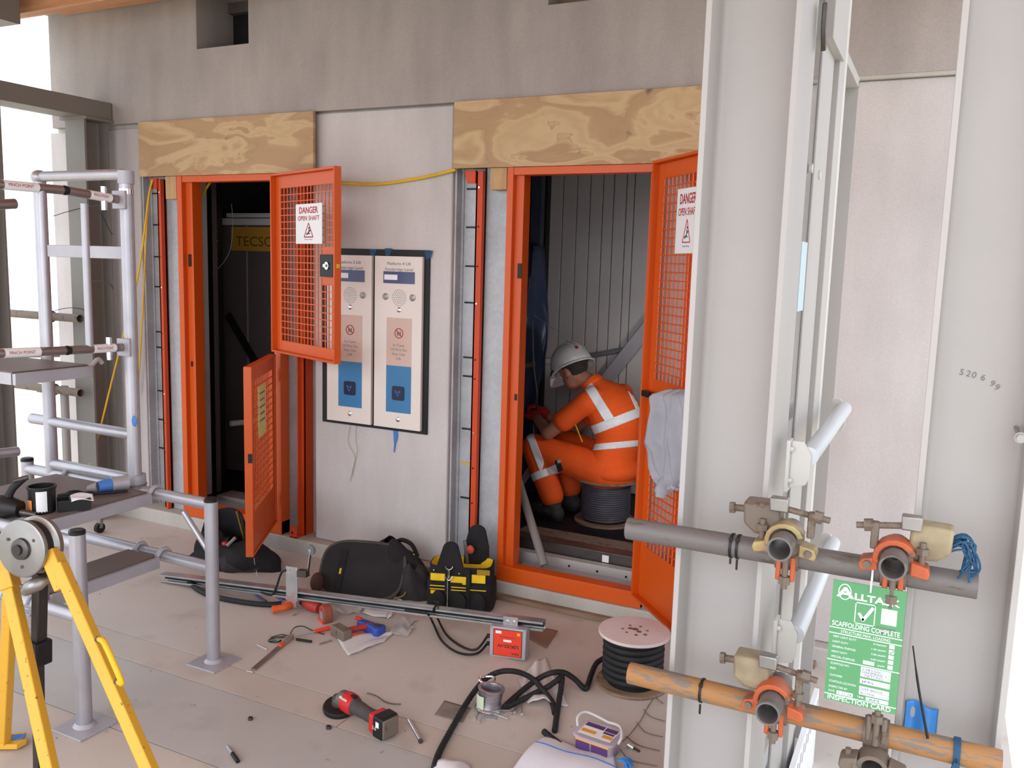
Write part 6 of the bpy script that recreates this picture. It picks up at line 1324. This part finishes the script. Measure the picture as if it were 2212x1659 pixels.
def solidify(m, name, material, parent, vox=.009, sm=6):
    """union of overlapping forms grown into one continuous smooth surface"""
    me = m.mesh(name); o = bpy.data.objects.new(name, me); COL.objects.link(o)
    rm = o.modifiers.new('remesh', 'REMESH'); rm.mode = 'VOXEL'; rm.voxel_size = vox; rm.use_smooth_shade = True
    s = o.modifiers.new('smooth', 'SMOOTH'); s.factor = .6; s.iterations = sm
    bpy.context.view_layer.update(); dg = bpy.context.evaluated_depsgraph_get()
    me2 = bpy.data.meshes.new_from_object(o.evaluated_get(dg)); bpy.data.objects.remove(o)
    me2.transform(WM[parent.name].inverted()); me2.materials.clear(); me2.materials.append(MATS[material] if isinstance(material, str) else material)
    me2.shade_smooth(); me2.name = name
    ob = bpy.data.objects.new(name, me2); COL.objects.link(ob); ob.parent = parent; WM[ob.name] = WM[parent.name].copy(); return ob
pr_ = thing('person', (pel.x, pel.y, .1), 'worker in orange hi-vis and white helmet crouched on a cable reel in the right lift', 'person')
hivis = mat('hivis_orange', (252, 96, 30), .75, var=.05, scale=9, bump=.15, bscale=120); skin = mat('skin', (176, 120, 98), .55, var=.06, scale=20); refl = mat('reflective_tape', (246, 246, 250), .35, var=0)
# the body: one continuous figure
hup = (ZZ*.80+FW*.60).normalized(); hfw = (FW*.80-ZZ*.60).normalized(); HM = Matrix((LS, hfw, hup)).transposed()
b = MB(); torso(b, -.018)
chain(b, [sR, eR, wR], [.052, .040, .030]); chain(b, [sL, eL, wL], [.052, .042, .030]); cap(b, upc+LS*.10, sL, .06, .052); cap(b, upc-LS*.10, sR, .06, .052)
chain(b, [hL, kL, aL], [.080, .058, .042]); chain(b, [hR, kR, aR], [.080, .058, .042])
cap(b, nek, hed-hup*.03, .052, .055)
b.ell(hed+hup*.03, (.074, .094, .098), HM, 24, 16); b.ell(hed-hup*.045+hfw*.030, (.058, .062, .060), HM, 20, 12)      # skull and jaw
b.ell(hed+hfw*.098-hup*.012, (.013, .020, .024), HM, 12, 8); b.ell(hed+hfw*.085-hup*.058, (.026, .014, .009), HM, 12, 8)  # nose, lips
for s in (-1, 1): b.ell(hed+LS*s*.074-hfw*.008-hup*.008, (.013, .022, .034), HM, 12, 10)                                    # ears
body_o = solidify(b, 'body', skin, pr_, .008, 4)
ey = MB()
for s in (-1, 1): MB().ell(hed+LS*s*.030+hfw*.084+hup*.012, (.011, .008, .009), HM, 12, 8).build('eye', 'white', pr_)
MB().ell(hed+hup*.035-hfw*.020, (.079, .090, .094), HM, 24, 14).build('hair', mat('hair_dark', (58, 50, 46), .85, var=.2, scale=60), pr_)
# shirt, sleeves, collar
sh = MB(); torso(sh, .006, 0, NS-2); cap(sh, upc+LS*.10, sL, .068, .066); cap(sh, upc-LS*.10, sR, .068, .066)
chain(sh, [sL, sL+(eL-sL)*.30, sL+(eL-sL)*.58], [.068, .065, .068]); chain(sh, [sR, sR+(eR-sR)*.30, sR+(eR-sR)*.58], [.068, .064, .066])
sh.ell(pel-FW*.02-ZZ*.01, (.180, .145, .085), orient(ZZ, LS), 24, 12)
shirt = solidify(sh, 'shirt', hivis, pr_, .008, 7)
nd = (nek-upc).normalized(); MB().lathe([(.066, -.025), (.070, .0), (.064, .022), (.058, .024), (.058, .0)], nek-nd*.012, nd+ZZ*.1, 28, cap=False).build('collar', hivis, pr_, solid=.006)
# trousers
tr = MB(); tr.ell(pel-ZZ*.03, (.178, .150, .10), orient(ZZ, LS), 24, 12)
for h_, k_, a_ in ((hL, kL, aL), (hR, kR, aR)):
    chain(tr, [h_, h_+(k_-h_)*.5, k_, k_+(a_-k_)*.45, a_+(k_-a_)*.10], [.108, .098, .084, .082, .074])
trs = solidify(tr, 'trousers', hivis, pr_, .009, 6)
# reflective bands cut from the cloth itself and raised on it
def band(src, planes, name, lift=.004):
    me = src.data; bm = bmesh.new(); bm.from_mesh(me); inv = WM[src.name].inverted()
    for co, no in planes:
        bmesh.ops.bisect_plane(bm, geom=bm.verts[:]+bm.edges[:]+bm.faces[:], plane_co=inv @ Vector(co), plane_no=Vector(no), clear_inner=True, clear_outer=False)
    bm.normal_update()
    for v in bm.verts: v.co += v.normal*lift
    if not bm.faces: bm.free(); return
    m2 = bpy.data.meshes.new(name); bm.to_mesh(m2); bm.free(); m2.materials.clear(); m2.materials.append(refl); m2.shade_smooth()
    o = bpy.data.objects.new(name, m2); COL.objects.link(o); o.parent = pr_; WM[o.name] = WM[pr_.name].copy()
    s = o.modifiers.new('solid', 'SOLIDIFY'); s.thickness = .003; s.offset = -1
def slab(uv0, uv1, Y0, Y1, wpx, extra=()):
    a, b2 = pix(*uv0, Y=Y0), pix(*uv1, Y=Y1); D = (pix(uv0[0], uv0[1], Y=Y0)-CAM).normalized(); n_ = (b2-a).cross(D).normalized(); hw = wpx*.00265/2
    return [(a-n_*hw, n_), (a+n_*hw, -n_)]+list(extra)
Yb = 4.80
up_plane = lambda u_, v_, n_: (pix(u_, v_, Y=Yb), n_)
# body only: keep sleeves out of the belt bands with a plane at the armpit
arm_cut = (pix(1240, 930, Y=4.70), Vector((.93, .37, 0)))
band(shirt, slab((1258, 938), (1380, 891), 4.7, 4.8, 20, [arm_cut]), 'reflective_band')
band(shirt, slab((1265, 968), (1380, 957), 4.7, 4.8, 14, [arm_cut]), 'reflective_band')
cam_side = (che, (CAM-che).normalized())
belt_top = slab((1258, 928), (1380, 881), 4.7, 4.8, 4)[0]
bt_n = belt_top[1] if belt_top[1].z > 0 else -belt_top[1]
br = slab((1271, 834), (1322, 915), 4.8, 4.8, 21); band(shirt, br+[cam_side, (belt_top[0], bt_n)], 'shoulder_brace')
br2 = slab((1352, 824), (1386, 900), 4.8, 4.8, 10); band(shirt, br2+[cam_side, (belt_top[0], bt_n)], 'shoulder_brace')
sd_n = (kL-aL).normalized(); leg_side = (kL-LS*.13, LS)
for f_, w_ in ((.50, .046), ):
    q = kL+(aL-kL)*f_; band(trs, [(q-sd_n*w_/2, sd_n), (q+sd_n*w_/2, -sd_n), leg_side, (q+(hL-kL).normalized()*.10, (kL-hL).normalized())], 'leg_band')
kb_ = slab((1141, 930), (1163, 988), 4.7, 4.7, 17); band(trs, kb_+[leg_side, (kL-(hL-kL)*.0+FW*-.12, FW), (kL, (CAM-kL).normalized())], 'knee_band')
q = kR+(aR-kR)*.5; band(trs, [(q-sd_n*.023, sd_n), (q+sd_n*.023, -sd_n), (kL-LS*.13, -LS), (q+(hR-kR).normalized()*.10, (kR-hR).normalized())], 'leg_band')
# gloved hands, fingers curled round the cable they work on
glove = mat('glove_red', (186, 44, 40), .7, var=.1, scale=30)
def hand(wr, el, side, cab):
    d = (wr-el).normalized(); m = MB(); lat = d.cross(ZZ).normalized(); pal = lat.cross(d)
    pc = wr+d*.045; cap(m, wr-d*.01, wr+d*.02, .033, .034); m.ell(pc, (.040, .052, .020), Matrix((lat, d, pal)).transposed(), 16, 10)
    for k, L in enumerate((.042, .048, .045, .036)):
        a0 = pc+lat*(-.030+.020*k)+d*.040; a1 = a0+d*L*.6-pal*L*.55*side; a2 = a1-d*L*.35-pal*L*.5*side; a3 = a2-d*L*.4+pal*.006*side
        chain(m, [a0-d*.012, a0, a1, a2, a3], [.0105, .0105, .010, .0095, .0085])
    t0 = pc-lat*.036-d*.012; chain(m, [t0, t0-lat*.018+d*.028-pal*.014*side, t0-lat*.006+d*.050-pal*.034*side], [.012, .011, .009])
    return solidify(m, 'glove', glove, pr_, .0045, 3)
hand(wL, eL, 1, None); hand(wR, eR, 1, None)
# boots
def boot(a_, k_):
    d = FW; z0 = .098; m = MB(); base = Vector((a_.x, a_.y, z0))
    cap(m, a_+(k_-a_)*.13, a_-ZZ*.01, .050, .052); m.ell(base+d*.02+ZZ*.05, (.050, .075, .045), Matrix((LS, d, ZZ)).transposed(), 18, 10); m.ell(base+d*.115+ZZ*.040, (.052, .085, .038), Matrix((LS, d, ZZ)).transposed(), 18, 10); m.ell(base-d*.035+ZZ*.045, (.044, .045, .045), Matrix((LS, d, ZZ)).transposed(), 16, 10)
    o = solidify(m, 'boot', mat('boot_grey', (66, 62, 62), .7, var=.15, scale=30), pr_, .007, 3)
    so = MB(); pts = [(math.copysign(abs(math.cos(t))**.7, math.cos(t))*.050*(1 if math.sin(t) > 0 else .9), math.sin(t)*.135) for t in [2*math.pi*k/24 for k in range(24)]]
    so.prism(pts, base+d*.060, LS, d, ZZ*.024); so.build('sole', 'black_rubber', o, bevel=.004)
    for k in range(4):
        q = base+d*(.035+.018*k)+ZZ*(.105-.012*k); MB().tube([q-LS*.032, q+ZZ*.014, q+LS*.032], .003, 6, sub=3).build('lace', 'pvc_grey', o)
boot(aL, kL); boot(aR, kR)
# pocket with tool on the thigh
pq = pix(1207, 1006, Y=4.60+dY); MB().obox(pq+(CAM-pq).normalized()*.0, Vector((.8, .3, .4)).normalized()*.016, (CAM-pq).normalized()*.012, Vector((.3, .1, -.9)).normalized()*.035).build('thigh_pocket', 'black_fabric', pr_, bevel=.004)
MB().obox(pq+ZZ*.026+(CAM-pq).normalized()*.004, Vector((.8, .3, .4)).normalized()*.012, (CAM-pq).normalized()*.010, Vector((.3, .1, -.9)).normalized()*.012).build('pocket_tool', 'steel_mid', pr_, bevel=.002)
# helmet
hc = hed+hup*.050
he = MB(); prof = [(math.sin(t), math.cos(t)) for t in [math.pi/2*k/10 for k in range(11)]]
rings = []
for s_, h_ in prof[1:]: rings.append([hc+LS*(.112*s_*math.cos(a))+hfw*(.140*s_*math.sin(a))+hup*(.135*h_) for a in [2*math.pi*k/40 for k in range(40)]])
rings.insert(0, [hc+hup*.135+LS*.002*math.cos(a)+hfw*.002*math.sin(a) for a in [2*math.pi*k/40 for k in range(40)]])
hat = thing('hard_hat', hc.to_tuple(), 'white hard hat worn by the worker in the right lift', 'helmet')
hw_ = mat('hat_white', (214, 212, 214), .3, var=.03)
def dz_(a): return -.022-.016*math.cos(2*a)*0-.02*max(0, -math.sin(a))
rings.append([hc+LS*(.116*math.cos(a))+hfw*(.145*math.sin(a))+hup*dz_(a) for a in [2*math.pi*k/40 for k in range(40)]])
loft(rings[::-1]).build('shell', hw_, hat, solid=.004)
rim = [hc+LS*(.121*math.cos(a))+hfw*(.150*math.sin(a)+(.040 if math.sin(a) > .25 else 0)*(math.sin(a)-.25))+hup*(dz_(a)-.003) for a in [2*math.pi*k/40 for k in range(41)]]
MB().tube(rim, .006, 6).build('rim', hw_, hat)
pk_ = lambda u, v: hc+LS*((.10-.03*v)*(2*u-1))+hfw*(.110+.075*v*(1-.35*(2*u-1)**2)+.03*(1-(2*u-1)**2))+hup*(-.020-.024*v)
MB().grid(pk_, 16, 5).build('peak', hw_, hat, solid=.005)
for x_ in (-.035, 0, .035):
    MB().tube([hc+LS*x_+hfw*(.140*math.sin(t))*math.sqrt(max(0, 1-(x_/.112)**2))+hup*(.135*math.cos(t)*math.sqrt(max(0, 1-(x_/.112)**2))+.001) for t in [math.radians(-70+14*k) for k in range(11)]], .006 if x_ else .008, 8).build('ridge', hw_, hat)
MB().ell(hc-hfw*.128+LS*.03+hup*.045, (.014, .006, .012), HM).build('rear_badge', 'print_red', hat)
MB().tube([hc+LS*(.123*math.cos(a))+hfw*(.152*math.sin(a))+hup*(-.006) for a in [math.radians(20+4*k) for k in range(26)]], .004, 6).build('goggle_strap', 'black', hat)
# grey cable being pulled up from the hands
cable('cable', [pix(1150, 690, Y=4.70), pix(1153, 790, Y=4.75), pix(1160, 850, Y=4.82), (wL+wR)/2+FW*.05, (wL+wR)/2+FW*.06-ZZ*.15, Vector((aL.x-.05, aL.y+.1, .11))], .006, 'cable_grey', 'grey cable running down to the worker gloves', 'cable')
cable('lanyard', [pix(1242, 915, Y=4.70), pix(1250, 935, Y=4.68), pix(1258, 955, Y=4.68)], .004, 'yellow_cord', 'short yellow lanyard hanging under the worker arm', 'lanyard')
